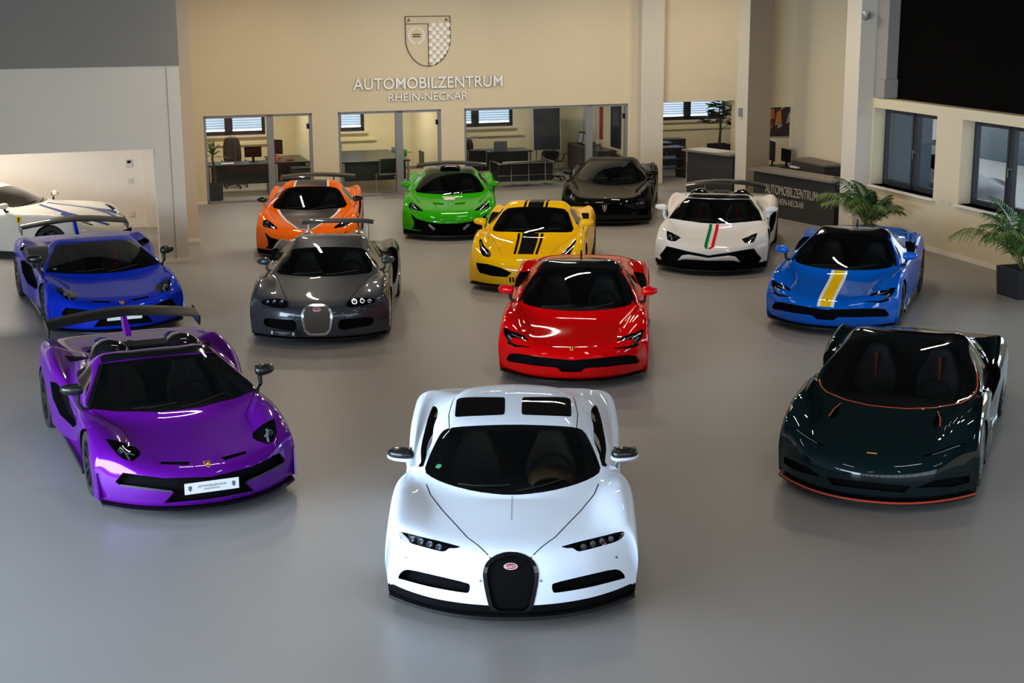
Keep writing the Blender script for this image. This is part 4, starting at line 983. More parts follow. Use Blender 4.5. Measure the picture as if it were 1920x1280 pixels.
plate(c, -.485, .215, .42, .075, (0, 15), BLK, mat('plate_silver', (.5, .5, .5), .4), [('AUTOMOBILZENTRUM', .22, .018, .01), ('RHEIN-NECKAR', .12, .012, -.014)], off=.01)
sidewin(c); mirrors(c, (1.03, 1.62, .95), P_GREY, P_GREY, size=(.10, .075, .055))
for s_ in (-1, 1):
    v = []; f = []
    for j, (yy, r, zz) in enumerate(((2.80, .098, 1.065), (3.05, .10, 1.05), (3.35, .08, 1.0))):
        for k in range(13): a = PI*k/12; v.append((s_*.40+r*math.cos(a), yy, zz+r*1.1*math.sin(a)))
    for j in range(2):
        for k in range(12): f.append((j*13+k, j*13+k+1, (j+1)*13+k+1, (j+1)*13+k))
    o = mesh_obj('air_scoop', v, f, RIMS, c.root, smooth=True); md = o.modifiers.new('t', 'SOLIDIFY'); md.thickness = .02
    MB().prism([(s_*.40+.08*math.cos(PI*k/8), 1.05+.09*math.sin(PI*k/8)) for k in range(9)], lambda q: (q[0], 2.95, q[1]), lambda q: (q[0], 2.97, q[1])).build('scoop_mesh', MATTE, o)
wing(c, 3.90, 1.165, 1.16, .30, .05, .03, .02, P_GREY, None, [(-.48, .88, 3.95, .02), (.48, .88, 3.95, .02)], RIMS, kink=5.0, tilt=.03)
c.pocket([(2.35, .80), (2.75, .95), (3.1, .92), (3.15, .6), (2.9, .38), (2.6, .36), (2.5, .6)], (90, 0), .08, MATTE, both=True, sm=1, stage='C', res=.08)
splitter(c, BLK, out=-.03, w=.95); sills(c, P_GREY); interior(c); c.wheels(rim=CHR, spokes=9)
tagcar(c, 'grey metallic coupe with chrome horseshoe grille and raised rear wing')
# ---- orange and green coupes
MC_HL = [(.805, .73), (.80, .88), (.765, .92), (.69, .88), (.59, .777), (.495, .62), (.635, .65)]
MC_M = [(0, .344), (.149, .342), (.414, .385), (.643, .466), (.765, .58), (.70, .42), (.70, .32), (.757, .283), (.45, .2), (0, .144)]
def mclike(c, mir, stalk):
    cockpit(c); screen(c, [(0, 2.285), (.35, 2.30), (.54, 2.27), (.645, 1.955), (.745, 1.655), (.50, 1.495), (.2, 1.40), (0, 1.38)], sm=1)
    headlamp(c, MC_HL, inner=[(.74, .82, .045), ([(.53, .66), (.68, .70), (.78, .78)], .02)], innerm=GREYS)
    c.pocket(MP(MC_M), (0, 15), .12, MATTE)
    c.patch('intake_blade', ribbon([(.30, .215), (.42, .33)], .05), (0, 15), GREYS, off=-.04, both=True, res=.04, thick=.015)
    sidewin(c); mirrors(c, (1.03, 1.70, .93), mir, stalk, size=(.105, .07, .055))
    c.pocket([(2.45, .52), (2.8, .70), (3.05, .72), (3.1, .54), (2.85, .37), (2.55, .34)], (80, 10), .12, MATTE, both=True, sm=1, stage='C', res=.08)
    c.p['lowmat'] = (MATTE, .19); splitter(c, CARB, out=.02, w=.97, th=.03); sills(c, CARB); interior(c); c.wheels(rim=RIMD)
c = orange; mclike(c, GBLK, P_ORANGE)
HP = [(0, 1.42), (.20, 1.44), (.40, 1.52), (.57, 1.60), (.52, 1.42), (.37, .99), (.121, .484), (0, .472)]
c.patch('hood_stripe_edge', MP([(x*1.06+(.012 if x else 0), y if y > 1.3 else y-.012) for x, y in HP]), (0, 60), WPAINT, off=.002, res=.05); c.patch('hood_stripe', MP(HP), (0, 60), SATIN, off=.0035, res=.05)
c.patch('roof_stripe_edge', [(-.345, 2.41), (.345, 2.41), (.31, 3.0), (-.31, 3.0)], (0, 60), WPAINT, off=.002); c.patch('roof_stripe', [(-.31, 2.41), (.31, 2.41), (.28, 3.0), (-.28, 3.0)], (0, 60), SATIN, off=.0035)
seam(c, [(.36, 1.05), (.32, .93), (.14, .91), (.12, 1.04)], (0, 60), w=.018, m=ORNG, name='hood_vent_trim', off=.006)
wing(c, 4.15, 1.065, 1.54, .28, .03, .05, .0, CARB, (.06, .30, .03), [(-.33, .85, 4.1, .012), (.33, .9, 4.1, .012)], kink=2.0)
tagcar(c, 'orange coupe with grey hood and roof stripe and black rear wing')
c = green; mclike(c, P_GREEN, P_GREEN)
c.patch('roof_panel', MP([(0, 2.30), (.35, 2.315), (.53, 2.28), (.53, 2.45), (.45, 2.75), (.3, 2.9), (0, 2.95)]), (0, 45), GBLK, off=.004, res=.05)
v = []; f = []
for j, (yy, w_, h, zb_) in enumerate(((2.20, .205, .085, 1.12), (2.5, .21, .065, 1.165), (3.0, .18, .05, 1.12), (3.4, .13, .03, 1.04))):
    for k in range(13): a = PI*k/12; v.append((w_*math.copysign(abs(math.cos(a))**.5, math.cos(a)), yy, zb_+h*abs(math.sin(a))**.6))
for j in range(3):
    for k in range(12): f.append((j*13+k, j*13+k+1, (j+1)*13+k+1, (j+1)*13+k))
o = mesh_obj('roof_scoop', v, f, GBLK, c.root, smooth=True); md = o.modifiers.new('t', 'SOLIDIFY'); md.thickness = .012
MB().box(-.18, .18, 2.34, 2.36, 1.12, 1.205).build('scoop_opening', MATTE, o)
c.pocket([(.338, 1.067), (.115, .995), (.118, .90), (.297, .93)], (0, 45), .03, P_GREEN, both=True, stage='C', res=.05)
c.patch('paper_tag', [(-.113, 1.31), (.113, 1.31), (.113, 1.165), (-.113, 1.165)], (0, 45), mat('tag_paper', (.72, .58, .55), .6), off=.006, thick=.002)
wing(c, 4.15, 1.05, 1.56, .26, .03, .06, .0, CARB, None, [(-.33, .85, 4.1, .012), (.33, .9, 4.1, .012)], kink=2.0)
tagcar(c, 'bright green coupe with black roof scoop and rear wing, in the back row')
# ---- yellow coupe
c = yellow; cockpit(c)
screen(c, [(0, 2.355), (.35, 2.36), (.555, 2.366), (.65, 2.04), (.728, 1.725), (.54, 1.61), (.2, 1.51), (0, 1.487)])
for m_, x0, x1 in ((KPAINT, -.135, .135), (KPAINT, .168, .212), (KPAINT, -.212, -.168)):
    c.patch('hood_stripe', [(x0*1.05, 1.53), (x1*1.05, 1.53), (x1*.95, .63), (x0*.95, .63)], (0, 60), m_, off=.002); c.patch('roof_stripe', [(x0, 2.47), (x1, 2.47), (x1, 3.2), (x0, 3.2)], (0, 60), m_, off=.002)
headlamp(c, [(.825, 1.08), (.785, 1.075), (.72, .90), (.62, .80), (.565, .69), (.58, .61), (.66, .635), (.73, .68), (.787, .87)], inner=[(.635, .69, .045), ([(.74, .85), (.80, 1.04)], .02)], innerm=GREYS)
c.pocket([(.817, .525), (.604, .489), (.354, .418), (.193, .34), (.273, .27), (.533, .293), (.749, .352), (.80, .432)], (0, 15), .12, MATTE, both=True)
c.pocket([(-.14, .26), (.14, .26), (.10, .19), (-.10, .19)], (0, 15), .08, MATTE)
for x in (.165, .215): c.patch('bumper_stripe', [(x-.016, .27), (x+.016, .27), (x+.016, .19), (x-.016, .19)], (0, 15), KPAINT, off=.002, both=True)
c.pocket([(2.696, 1.662), (2.75, 1.633), (2.544, 1.441), (2.267, 1.253), (2.224, 1.294), (2.45, 1.48)], (40, 25), .14, MATTE, both=True, sm=1, stage='C', res=.08)
badge(c, [(-.02, .56), (.02, .56), (.02, .51), (-.02, .51)], (0, 30), mat('badge_green', (.25, .35, .02), .4))
sidewin(c); mirrors(c, (1.05, 1.76, .93), P_YELLOW, P_YELLOW, size=(.115, .07, .06)); splitter(c, CARB, out=.02); sills(c, CARB); interior(c); c.wheels(rim=RIMD, spokes=10)
seam(c, [(.70, 1.55), (.50, 1.0), (.40, .62)], (0, 60), w=.005)
tagcar(c, 'yellow coupe with black hood stripes, between the green and red cars')
# ---- black coupe
c = black; cockpit(c)
screen(c, [(0, 2.38), (.35, 2.39), (.543, 2.37), (.657, 2.144), (.729, 1.744), (.461, 1.581), (.2, 1.5), (0, 1.488)])
headlamp(c, [(.815, 1.05), (.73, 1.05), (.63, .70), (.66, .62), (.75, .69), (.84, .87)], inner=[(.75, .95, .03), (.74, .86, .03), (.72, .77, .03)], innerm=CHR)
c.pocket(MP([(0, .47), (.40, .45), (.62, .38), (.52, .27), (0, .235)]), (0, 15), .08, MATTE); c.pocket([(.90, .44), (.70, .40), (.66, .27), (.88, .30)], (0, 15), .08, MATTE, both=True)
SILV = mat('silver_emblem', (.65, .65, .66), .25, metal=1.0)
tr = badge(c, ribbon([(0, .30), (0, .45)], .016), (0, 15), SILV, 'trident_emblem', off=.02)
for s_ in (-1, 1): c.patch('trident_prong', ribbon([(0, .325), (s_*.035, .36), (s_*.03, .40), (s_*.045, .435)], .014), (0, 15), SILV, off=.02, parent=tr, res=.03)
badge(c, ellipse(0, .60, .024, .024), (0, 30), SILV)
sidewin(c); mirrors(c, (1.05, 1.76, .93), P_BLACK, P_BLACK, size=(.115, .07, .055)); splitter(c, CARB, out=.02); sills(c, CARB); interior(c); c.wheels(rim=RIMS, spokes=10)
c.pocket([(2.5, .43), (2.9, .60), (3.08, .61), (3.1, .46), (2.85, .34)], (80, 10), .1, MATTE, both=True, sm=1, stage='C', res=.08)
tagcar(c, 'glossy black coupe in the back row, facing out beside the column')
# ---- cream white grand tourer in the side room
c = gt; cockpit(c)
screen(c, [(0, 2.66), (.35, 2.65), (.52, 2.62), (.62, 2.35), (.71, 2.06), (.45, 1.93), (0, 1.86)])
sidewin(c)
headlamp(c, [(.83, 1.15), (.74, 1.02), (.60, .80), (.56, .70), (.66, .74), (.80, .98)], inner=[(.65, .78, .04)])
c.pocket(MP([(0, .45), (.55, .46), (.62, .40), (.50, .22), (0, .2)]), (0, 15), .1, MATTE, sm=1)
for s_ in (-1, 1):
    c.patch('blue_stripe', [(s_*x, y) for x, y in [(.10, 1.9), (.20, 1.9), (.45, 1.25), (.46, .80), (.34, .45), (.22, .45), (.33, .82), (.33, 1.22)]], (0, 60), BPAINT, off=.002)
c.patch('blue_stripe', [(.42, 1.32), (.55, 1.28), (.70, .78), (.52, .70)], (0, 60), BPAINT, off=.002, both=True)
SHLD = [(1.56, .82), (1.69, .82), (1.685, .72), (1.625, .66), (1.565, .72)]
c.patch('fender_shield', SHLD, (-90, 0) if False else (90, 0), YEL, off=.003, both=True, res=.02)
c.patch('fender_shield_animal', [(1.60, .79), (1.63, .80), (1.66, .78), (1.64, .76), (1.65, .72), (1.63, .69), (1.61, .72), (1.62, .75)], (90, 0), KPAINT, off=.005, both=True, res=.02)
mirrors(c, (1.08, 1.95, 1.0), P_CREAM, BLK, size=(.11, .07, .055)); splitter(c, CARB, out=.02); sills(c, BLK); interior(c); c.wheels(rim=RIMD, spokes=10)
tagcar(c, 'cream white grand tourer with blue stripes in the left side room')
for c in CARS.values(): c.finish()
# ------------------------------------------------------------------ offices behind the back wall
OFFW = mat('office_wall', s2l(232, 220, 186), .85)
DARKF = mat('anthracite_furniture', (.028, .028, .031), .45)
TOPF = mat('table_top', (.03, .032, .038), .34)
LEAT2 = mat('sofa_leather', (.012, .011, .011), .35)
BLIND = bpy.data.materials.new('blind_slat'); BLIND.use_nodes = True
t_ = BLIND.node_tree; t_.nodes.remove(t_.nodes['Principled BSDF']); d_ = t_.nodes.new('ShaderNodeBsdfDiffuse'); tl_ = t_.nodes.new('ShaderNodeBsdfTranslucent'); mx_ = t_.nodes.new('ShaderNodeMixShader')
d_.inputs[0].default_value = (.8, .85, .9, 1); tl_.inputs[0].default_value = (.8, .86, .95, 1); mx_.inputs[0].default_value = .6
t_.links.new(d_.outputs[0], mx_.inputs[1]); t_.links.new(tl_.outputs[0], mx_.inputs[2]); t_.links.new(mx_.outputs[0], t_.nodes['Material Output'].inputs[0])
BW = 40.0
ow = MB(); wz0, wz1 = 1.2, 2.45
owins = [(3.75, 5.75), (6.95, 8.38), (10.4, 12.52), (16.55, 18.9)]
ow.box(3.0, 24, BW, BW+.3, 0, wz0); ow.box(3.0, 24, BW, BW+.3, wz1, 3.0); pv = 3.0
for a0, a1 in owins: ow.box(pv, a0, BW, BW+.3, wz0, wz1); pv = a1
ow.box(pv, 24, BW, BW+.3, wz0, wz1)
struct(rmb(ow, 'wall_office_back', OFFW))
for i, (a0, a1) in enumerate(((3.0, 3.3), (6.5, 6.6), (9.65, 9.75), (14.55, 14.7))): struct(rbox('wall_office_partition_%d' % (i+1), a0, a1, 36.1, BW, 0, 2.7, OFFW))
struct(rbox('wall_office_end', 21.5, 21.7, 32.75, BW, 0, 3.0, OFFW))
struct(rbox('ceiling_office', 3.0, 24, 36.1, BW+.3, 2.7, 2.8, WHITEW))
for i, (a0, a1) in enumerate(owins):
    f = MB(); am = a0+(a1-a0)*(.5 if i != 0 else .53)
    for x0, x1, z0, z1 in ((a0, a0+.08, wz0, wz1), (a1-.08, a1, wz0, wz1), (am-.1, am+.1, wz0, wz1), (a0, a1, wz0, wz0+.1), (a0, a1, wz1-.1, wz1)): f.box(x0, x1, BW+.02, BW+.1, z0, z1)
    fo = struct(rmb(f, 'window_%d' % (6+i), ANTH))
    rbox('pane', a0+.05, a1-.05, BW+.06, BW+.07, wz0+.08, wz1-.08, PANE, fo)
    s_ = MB()
    for k in range(17): z = wz0+.14+k*.065; s_.box(a0, a1, BW+.2, BW+.25, z, z+.055)
    s_.build('blind', BLIND, fo)
    rbox('window_sill', a0-.1, a1+.1, BW-.12, BW+.02, wz0-.05, wz0-.01, WHITEW, fo)
    struct(rbox('trim_%d' % (10+i), a0-.3, a1+.3, BW-.08, BW, .95, 1.02, OFFW))
# warm office ceiling lamps
for a, b, p in ((5.0, 38.2, 42), (8.2, 38.2, 46), (12.0, 38.2, 30), (17.5, 37.8, 26), (18.4, 31.0, 22)):
    t = rempty('office_ceiling_lamp', a, b, 2.6); rb = MB().box(-.6, .6, -.12, .12, .03, .09).build('housing', TUBEH, t)
    l = bpy.data.lights.new('office_light', 'AREA'); l.shape = 'RECTANGLE'; l.size = 1.2; l.size_y = .22; l.energy = p; l.color = (1.0, .89, .72)
    lo = bpy.data.objects.new('office_light', l); COL.objects.link(lo); lo.parent = t
    tag(t, 'flat ceiling lamp inside a rear office', 'ceiling lamp', 'office ceiling lamps')
t = rempty('office_ceiling_lamp', -1.5, 30.6, 2.8); MB().box(-.75, .75, -.12, .12, .03, .09).build('housing', TUBEH, t)
l = bpy.data.lights.new('office_light', 'AREA'); l.shape = 'RECTANGLE'; l.size = 3.0; l.size_y = .3; l.energy = 130; l.color = (1.0, .92, .82)
lo = bpy.data.objects.new('office_light', l); COL.objects.link(lo); lo.parent = t; tag(t, 'ceiling lamp of the left side room', 'ceiling lamp')
# glazed office fronts
def front(i, a0, a1, m0, m1, joint=None):
    F_ = MB(); h = 2.03
    for x0, x1 in ((a0, a0+.06), (a1-.06, a1), (m0, m1)): F_.box(x0, x1, 35.93, 36.05, 0, h)
    F_.box(a0, a1, 35.93, 36.05, h-.05, h+.02); F_.box(a0, m0, 35.93, 36.05, 0, .05)
    fo = struct(rmb(F_, 'window_front_%d' % i, ALU))
    xs = [a0+.06] + ([joint] if joint else []) + [m0]
    for x0, x1 in zip(xs[:-1], xs[1:]): rbox('pane', x0+.004, x1-.004, 35.98, 35.995, .05, h-.05, PANE, fo)
    d = struct(rbox('door_%d' % i, m1+.005, a1-.065, 35.975, 35.99, .01, h-.055, PANE))
    rbox('hinge', a1-.12, a1-.06, 35.95, 36.0, h-.36, h-.24, BLK, d); rbox('hinge', a1-.12, a1-.06, 35.95, 36.0, .25, .37, BLK, d)
    hd = MB(); hd.box(m1+.02, m1+.09, 35.94, 36.0, .92, 1.1); hd.box(m1+.04, m1+.2, 35.92, 35.935, 1.02, 1.045); hd.build('door_handle', CHR, d)
front(1, 3.74, 6.27, 5.21, 5.36, 4.45); front(2, 6.89, 9.42, 8.30, 8.47); front(3, 10.0, 14.28, 13.18, 13.34, 11.65)
# ---- furniture
def desk(a, b, w, d, label, rz=0.0, panel=True, h=.74, name='office_desk'):
    t = rempty(name, a, b, 0, rz); MB().box(-w/2, w/2, -d/2, d/2, h-.035, h).build('desk_top', TOPF, t, bevel=.004)
    for x in (-w/2+.05, w/2-.05):
        for y in (-d/2+.06, d/2-.06): MB().box(x-.025, x+.025, y-.025, y+.025, 0, h-.035).build('leg', RIMS, t)
    if panel: MB().box(-w/2+.1, w/2-.1, -d/2+.08, -d/2+.10, .25, h-.035).build('modesty_panel', DARKF, t)
    tag(t, label, 'desk'); return t
def task_chair(a, b, rz, label, hb=.65, name='office_chair'):
    t = rempty(name, a, b, 0, rz)
    rounded('seat', *loftbox([[(-.25, -.25, .44), (.25, -.25, .44), (.27, .25, .45), (-.27, .25, .45)], [(-.26, -.26, .52), (.26, -.26, .52), (.27, .26, .53), (-.27, .26, .53)]]), LEAT2, t)
    rounded('backrest', *loftbox([[(-.22, .20, .52), (.22, .20, .52), (.22, .28, .52), (-.22, .28, .52)], [(-.27, .24, .75), (.27, .24, .75), (.26, .34, .75), (-.26, .34, .75)], [(-.24, .28, .52+hb*.8), (.24, .28, .52+hb*.8), (.23, .37, .52+hb*.8), (-.23, .37, .52+hb*.8)], [(-.17, .30, .52+hb), (.17, .30, .52+hb), (.17, .36, .52+hb), (-.17, .36, .52+hb)]]), LEAT2, t)
    MB().tube([(0, 0, .08), (0, 0, .45)], .03, 8).build('column', RIMS, t)
    for k in range(5):
        an = 2*PI*k/5; MB().tube([(0, 0, .1), (.29*math.cos(an), .29*math.sin(an), .07)], .018, 6).build('base_spoke', BLK, t); MB().lathe([(.001, -.02), (.03, -.02), (.03, .02), (.001, .02)], 10, 'X', Matrix.Translation((.3*math.cos(an), .3*math.sin(an), .03))).build('caster', BLK, t)
    for s_ in (-1, 1): MB().tube([(s_*.26, .1, .48), (s_*.30, .1, .68), (s_*.30, -.18, .68)], .016, 6).build('armrest', BLK, t)
    tag(t, label, 'chair'); return t
def side_chair(a, b, rz, label):
    t = rempty('cantilever_chair', a, b, 0, rz)
    MB().box(-.22, .22, -.22, .22, .43, .47).build('seat', LEAT2, t, bevel=.015); MB().box(-.22, .22, .20, .235, .50, .86).build('backrest', LEAT2, t, bevel=.015)
    for s_ in (-1, 1): MB().tube([(s_*.24, .22, .86), (s_*.24, .22, .45), (s_*.24, -.22, .45), (s_*.24, -.22, .015), (s_*.24, .24, .015)], .012, 8).build('tube_frame', CHR, t)
    MB().tube([(-.24, .24, .015), (.24, .24, .015)], .012, 8).build('floor_bar', CHR, t)
    tag(t, label, 'chair'); return t
def monitor(a, b, z, rz, label, w=.5, h=.31):
    t = rempty('monitor', a, b, z, rz); MB().box(-w/2, w/2, -.015, .015, .12, .12+h).build('screen', BLK, t, bevel=.004); MB().box(-.03, .03, .0, .03, .0, .2).build('stand', BLK, t); MB().box(-.11, .11, -.08, .08, 0, .012).build('foot', BLK, t)
    tag(t, label, 'monitor'); return t
def cabinet(a, b, w, d, h, label, doors=3, rz=0.0, m=None, name='sideboard'):
    t = rempty(name, a, b, 0, rz); MB().box(-w/2, w/2, -d/2+.02, d/2, .04, h).build('body', m or DARKF, t)
    MB().box(-w/2-.01, w/2+.01, -d/2, d/2+.01, h, h+.025).build('top', TOPF, t)
    for k in range(doors):
        x0 = -w/2+w*k/doors+.006; x1 = -w/2+w*(k+1)/doors-.006
        o = MB().box(x0, x1, -d/2, -d/2+.02, .06, h-.01).build('door', m or DARKF, t); MB().box(x1-.05, x1-.03, -d/2-.02, -d/2, h*.45, h*.6).build('handle', CHR, o)
    tag(t, label, 'cabinet'); return t
# office 1
desk(4.72, 37.7, 1.6, .8, 'dark office desk with modesty panel in the first rear office'); task_chair(4.75, 38.75, 0, 'high-backed black leather chair at the desk of the first rear office', .75)
monitor(5.1, 37.75, .74, PI, 'dark monitor seen from behind on the desk of the first rear office', .42, .26)
desk(6.0, 38.2, .9, 1.6, 'dark side table along the right wall of the first rear office', name='side_table'); monitor(5.75, 38.3, .74, PI*.75, 'black monitor on the side table of the first rear office', .40, .36)
cabinet(6.18, 37.1, .5, .5, .62, 'low dark pedestal beside the side table in the first rear office', 1, name='pedestal')
tag(rmb(MB().box(4.3, 4.6, 37.45, 37.66, .741, .755), 'paper_stack', WHITE), 'white papers lying on the desk of the first rear office', 'papers')
tag(rmb(MB().box(5.92, 6.1, 37.7, 37.8, .741, .775), 'red_notebook', mat('red_cover', (.45, .05, .04), .5)), 'small red object on the side table of the first rear office', 'notebook')
# office 2
desk(8.0, 38.2, 1.75, 2.6, 'large dark meeting table in the second rear office', name='meeting_table')
side_chair(8.2, 36.52, PI, 'black cantilever chair nearest the glass at the meeting table'); side_chair(6.86, 37.3, PI/2, 'black cantilever chair on the left side of the meeting table')
side_chair(7.5, 39.73, 0, 'black chair at the far window end of the meeting table'); side_chair(9.14, 37.7, -PI/2, 'black cantilever chair on the right side of the meeting table')
t = rempty('table_lamp', 8.62, 37.1, .74); MB().lathe([(.001, 0), (.09, 0), (.09, .02), (.001, .02)], 20).build('base', GREYS, t); MB().tube([(0, 0, .02), (-.05, 0, .22)], .015, 8).build('arm', GREYS, t); MB().tube([(-.18, 0, .26), (.05, 0, .16)], [.07, .055], 14).build('head', mat('pale_blue_shade', (.28, .34, .42), .4), t); tag(t, 'pale blue grey lamp lying low on the meeting table', 'lamp')
# office 3
desk(11.3, 38.3, 2.2, .85, 'dark desk with lamp and laptop in the third rear office')
side_chair(10.72, 37.5, PI, 'black visitor chair left of the sofa in the third rear office'); task_chair(12.85, 37.5, PI-.6, 'black armchair with chrome arms right of the desk in the third rear office', .3, name='visitor_armchair'); task_chair(11.0, 39.15, 0, 'black swivel chair behind the desk of the third rear office', .45)
t = rempty('desk_lamp', 10.75, 38.35, .74); MB().lathe([(.001, 0), (.1, 0), (.1, .02), (.001, .02)], 20).build('base', BLK, t); MB().tube([(.05, 0, .02), (-.06, 0, .38), (-.09, 0, .65)], .016, 8).build('arm', BLK, t); MB().box(-.13, -.03, -.06, .06, .62, .72).build('head', BLK, t); MB().tube([(-.06, 0, .38), (.42, 0, .26)], .012, 6).build('lamp_bar', WHITE, t); tag(t, 'tall black desk lamp with white bar on the desk of the third rear office', 'lamp')
t = rempty('laptop', 11.55, 38.1, .74); MB().box(-.18, .18, -.12, .12, 0, .018).build('base', GREYS, t); MB().box(-.18, .18, -.13, -.115, .018, .26).build('screen', GREYS, t); tag(t, 'grey laptop standing open on the desk of the third rear office', 'laptop')
# sofa with chrome frame
t = rempty('sofa', 11.72, 36.75, 0)
rounded('seat_cushion', *loftbox([[(-.58, -.28, .18), (.58, -.28, .18), (.58, .3, .18), (-.58, .3, .18)], [(-.58, -.28, .42), (.58, -.28, .42), (.58, .3, .42), (-.58, .3, .42)]]), LEAT2, t)
MB().box(-.62, .62, -.40, -.26, .14, .64).build('backrest', LEAT2, t, bevel=.04)
for s_ in (-1, 1): MB().box(s_*.66-.07, s_*.66+.07, -.38, .34, .14, .60).build('armrest', LEAT2, t, bevel=.04)
for z in (.14, .60): MB().tube([(-.74, .34, z), (-.74, -.42, z), (.74, -.42, z), (.74, .34, z)], .014, 8).build('chrome_rail', CHR, t)
MB().tube([(-.74, -.42, .30), (.74, -.42, .30)], .012, 8).build('chrome_rail', CHR, t)
for x, y in ((-.4, -.43), (.06, -.43), (.5, -.43), (-.74, .3), (.74, .3)): MB().tube([(x, y, 0), (x, y, .62)], .014, 8).build('leg', CHR, t)
tag(t, 'black leather sofa with chrome tube frame behind the office glass', 'sofa')
# leaning board on stand
t = rempty('display_board', 13.15, 38.9, 0, -.15); Mt = Matrix.Rotation(-.10, 4, 'X')
MB().box(-.36, .36, -.02, .02, .62, 1.95, Mt).build('panel', mat('board_black', (.012, .012, .013), .3), t); fb = MB()
for x0, x1, z0, z1 in ((-.38, -.36, .60, 1.97), (.36, .38, .60, 1.97), (-.38, .38, .60, .62), (-.38, .38, 1.95, 1.97)): fb.box(x0, x1, -.025, .025, z0, z1, Mt)
fb.build('frame', RIMS, t)
for x in (-.3, .3): MB().tube([(x, .1, 0), (x, 0, .62)], .014, 6).build('leg', RIMS, t)
tag(t, 'large black board leaning on a stand in the third rear office', 'board')
cabinet(14.15, 38.2, 2.4, .5, .72, 'long dark sideboard along the right wall of the third rear office', 4, -PI/2)
for k, (b, lab) in enumerate(((38.95, 'far'), (38.55, 'near'))):
    t = rempty('photo_frame', 14.1, b, .745, -PI/2+.25); Mt = Matrix.Rotation(-.18, 4, 'X'); MB().box(-.13, .13, -.01, .01, 0, .34, Mt).build('frame', BLK, t); MB().box(-.10, .10, -.012, -.01, .04, .30, Mt).build('photo', mat('photo_grey', (.3, .31, .33), .4), t)
    tag(t, 'black framed photo on the office sideboard, the %s one of the two' % lab, 'photo frame')
t = rbox('poster', 14.53, 14.545, 38.35, 39.0, .9, 2.2, mat('poster_white', (.62, .58, .55), .5)); tag(t, 'white and red poster on the right wall of the third rear office', 'poster'); rbox('red_field', 14.525, 14.53, 38.35, 38.6, .9, 2.2, mat('poster_red', (.38, .04, .02), .5), t)
t = rbox('poster', 14.52, 14.54, 37.05, 37.75, .78, 2.15, mat('poster_navy', (.008, .012, .035), .45)); tag(t, 'dark blue poster hanging beside the glass door of the third rear office', 'poster')
rbox('poster_picture', 14.515, 14.52, 37.2, 37.6, 1.35, 1.75, mat('poster_pale', (.05, .07, .14), .5), t)
# ---- reception
struct(rbox('wall_reception_header', 16.25, 17.25, 32.5, 32.65, 2.12, ZT, WALL)); struct(rbox('wall_reception', 17.1, 17.25, 27.1, 32.65, 0, ZT, WALL))
struct(rbox('wall_reception_end', 16.05, 17.2, 27.12, 27.3, 0, ZT, WALL)); fe = MB(); fe.box(16.4, 17.4, 27.06, 27.12, -.3, ZT); fe.box(17.3, 17.4, 27.12, 32.65, -.3, ZT); fe.box(17.3, 21.5, 32.65, 32.75, -.3, ZT); struct(rmb(fe, 'wall_exterior', mat('facade_grey', (.09, .12, .16), .8)))
def counter(a0, b0, a1, b1, h, d, label, txt=False):
    A, B = Vector((a0, b0)), Vector((a1, b1)); L_ = (B-A).length; an = math.atan2(B.y-A.y, B.x-A.x)
    t = rempty('reception_counter', a0, b0, 0, an)    # local x runs along the front
    MB().box(0, L_, 0, .05, 0, h-.05).build('front_panel', DARKF, t); MB().box(0, L_, d-.04, d, 0, h-.2).build('rear_panel', DARKF, t)
    for x in (0, L_-.05): MB().box(x, x+.05, .05, d-.04, 0, h-.05).build('side_panel', DARKF, t)
    MB().box(-.08, L_+.02, -.12, d*.6, h-.05, h).build('counter_top', mat('counter_top', s2l(120, 112, 104), .35), t, bevel=.004)
    if txt:
        CT = mat('counter_letter', s2l(176, 168, 156), .4)
        Mx_ = Matrix.Translation((.42, -.004, .50)) @ MX
        fit_text('AUTOMOBILZENTRUM', 1.72, .20, .012, Mx_, CT, t); fit_text('RHEIN-NECKAR', .92, .13, .010, Matrix.Translation((.80, -.004, .30)) @ MX, CT, t)
    tag(t, label, 'counter'); return t
counter(15.06, 30.35, 15.62, 27.75, 1.0, .8, 'dark reception counter with AUTOMOBILZENTRUM lettering on its front', True)
counter(15.12, 34.1, 15.62, 32.62, 1.05, .9, 'dark counter left of the grey column, behind the white roadster')
t = rempty('printer', 16.76, 30.6, .74, 0); MB().box(-.25, .25, -.75, .75, 0, .26).build('body', DARKF, t, bevel=.02); MB().box(-.27, .27, -.8, .8, .26, .31).build('lid', mat('printer_lid', s2l(92, 84, 76), .4), t, bevel=.01); MB().box(-.34, -.25, .35, .7, .12, .15).build('paper_tray', WHITE, t); tag(t, 'dark office printer behind the reception counter', 'printer')
desk(16.78, 30.0, .55, 3.0, 'dark work desk behind the lettered reception counter', name='work_desk')
desk(16.80, 32.4, .55, .9, 'work desk with two monitors in the reception gap', name='work_desk'); monitor(16.64, 32.62, .74, -PI/2-.2, 'taller dark monitor right of the grey column', .5, .46); monitor(16.84, 32.28, .74, -PI/2, 'lower dark monitor right of the grey column', .45, .3)
t = rbox('poster', 17.9, 19.4, 35.86, 35.88, 1.08, 1.98, mat('poster_dark', (.035, .022, .02), .5, noise=.6, nscale=3)); 
struct(rbox('wall_reception_back', 17.22, 21.5, 35.9, 36.1, 0, 2.04, WALL))
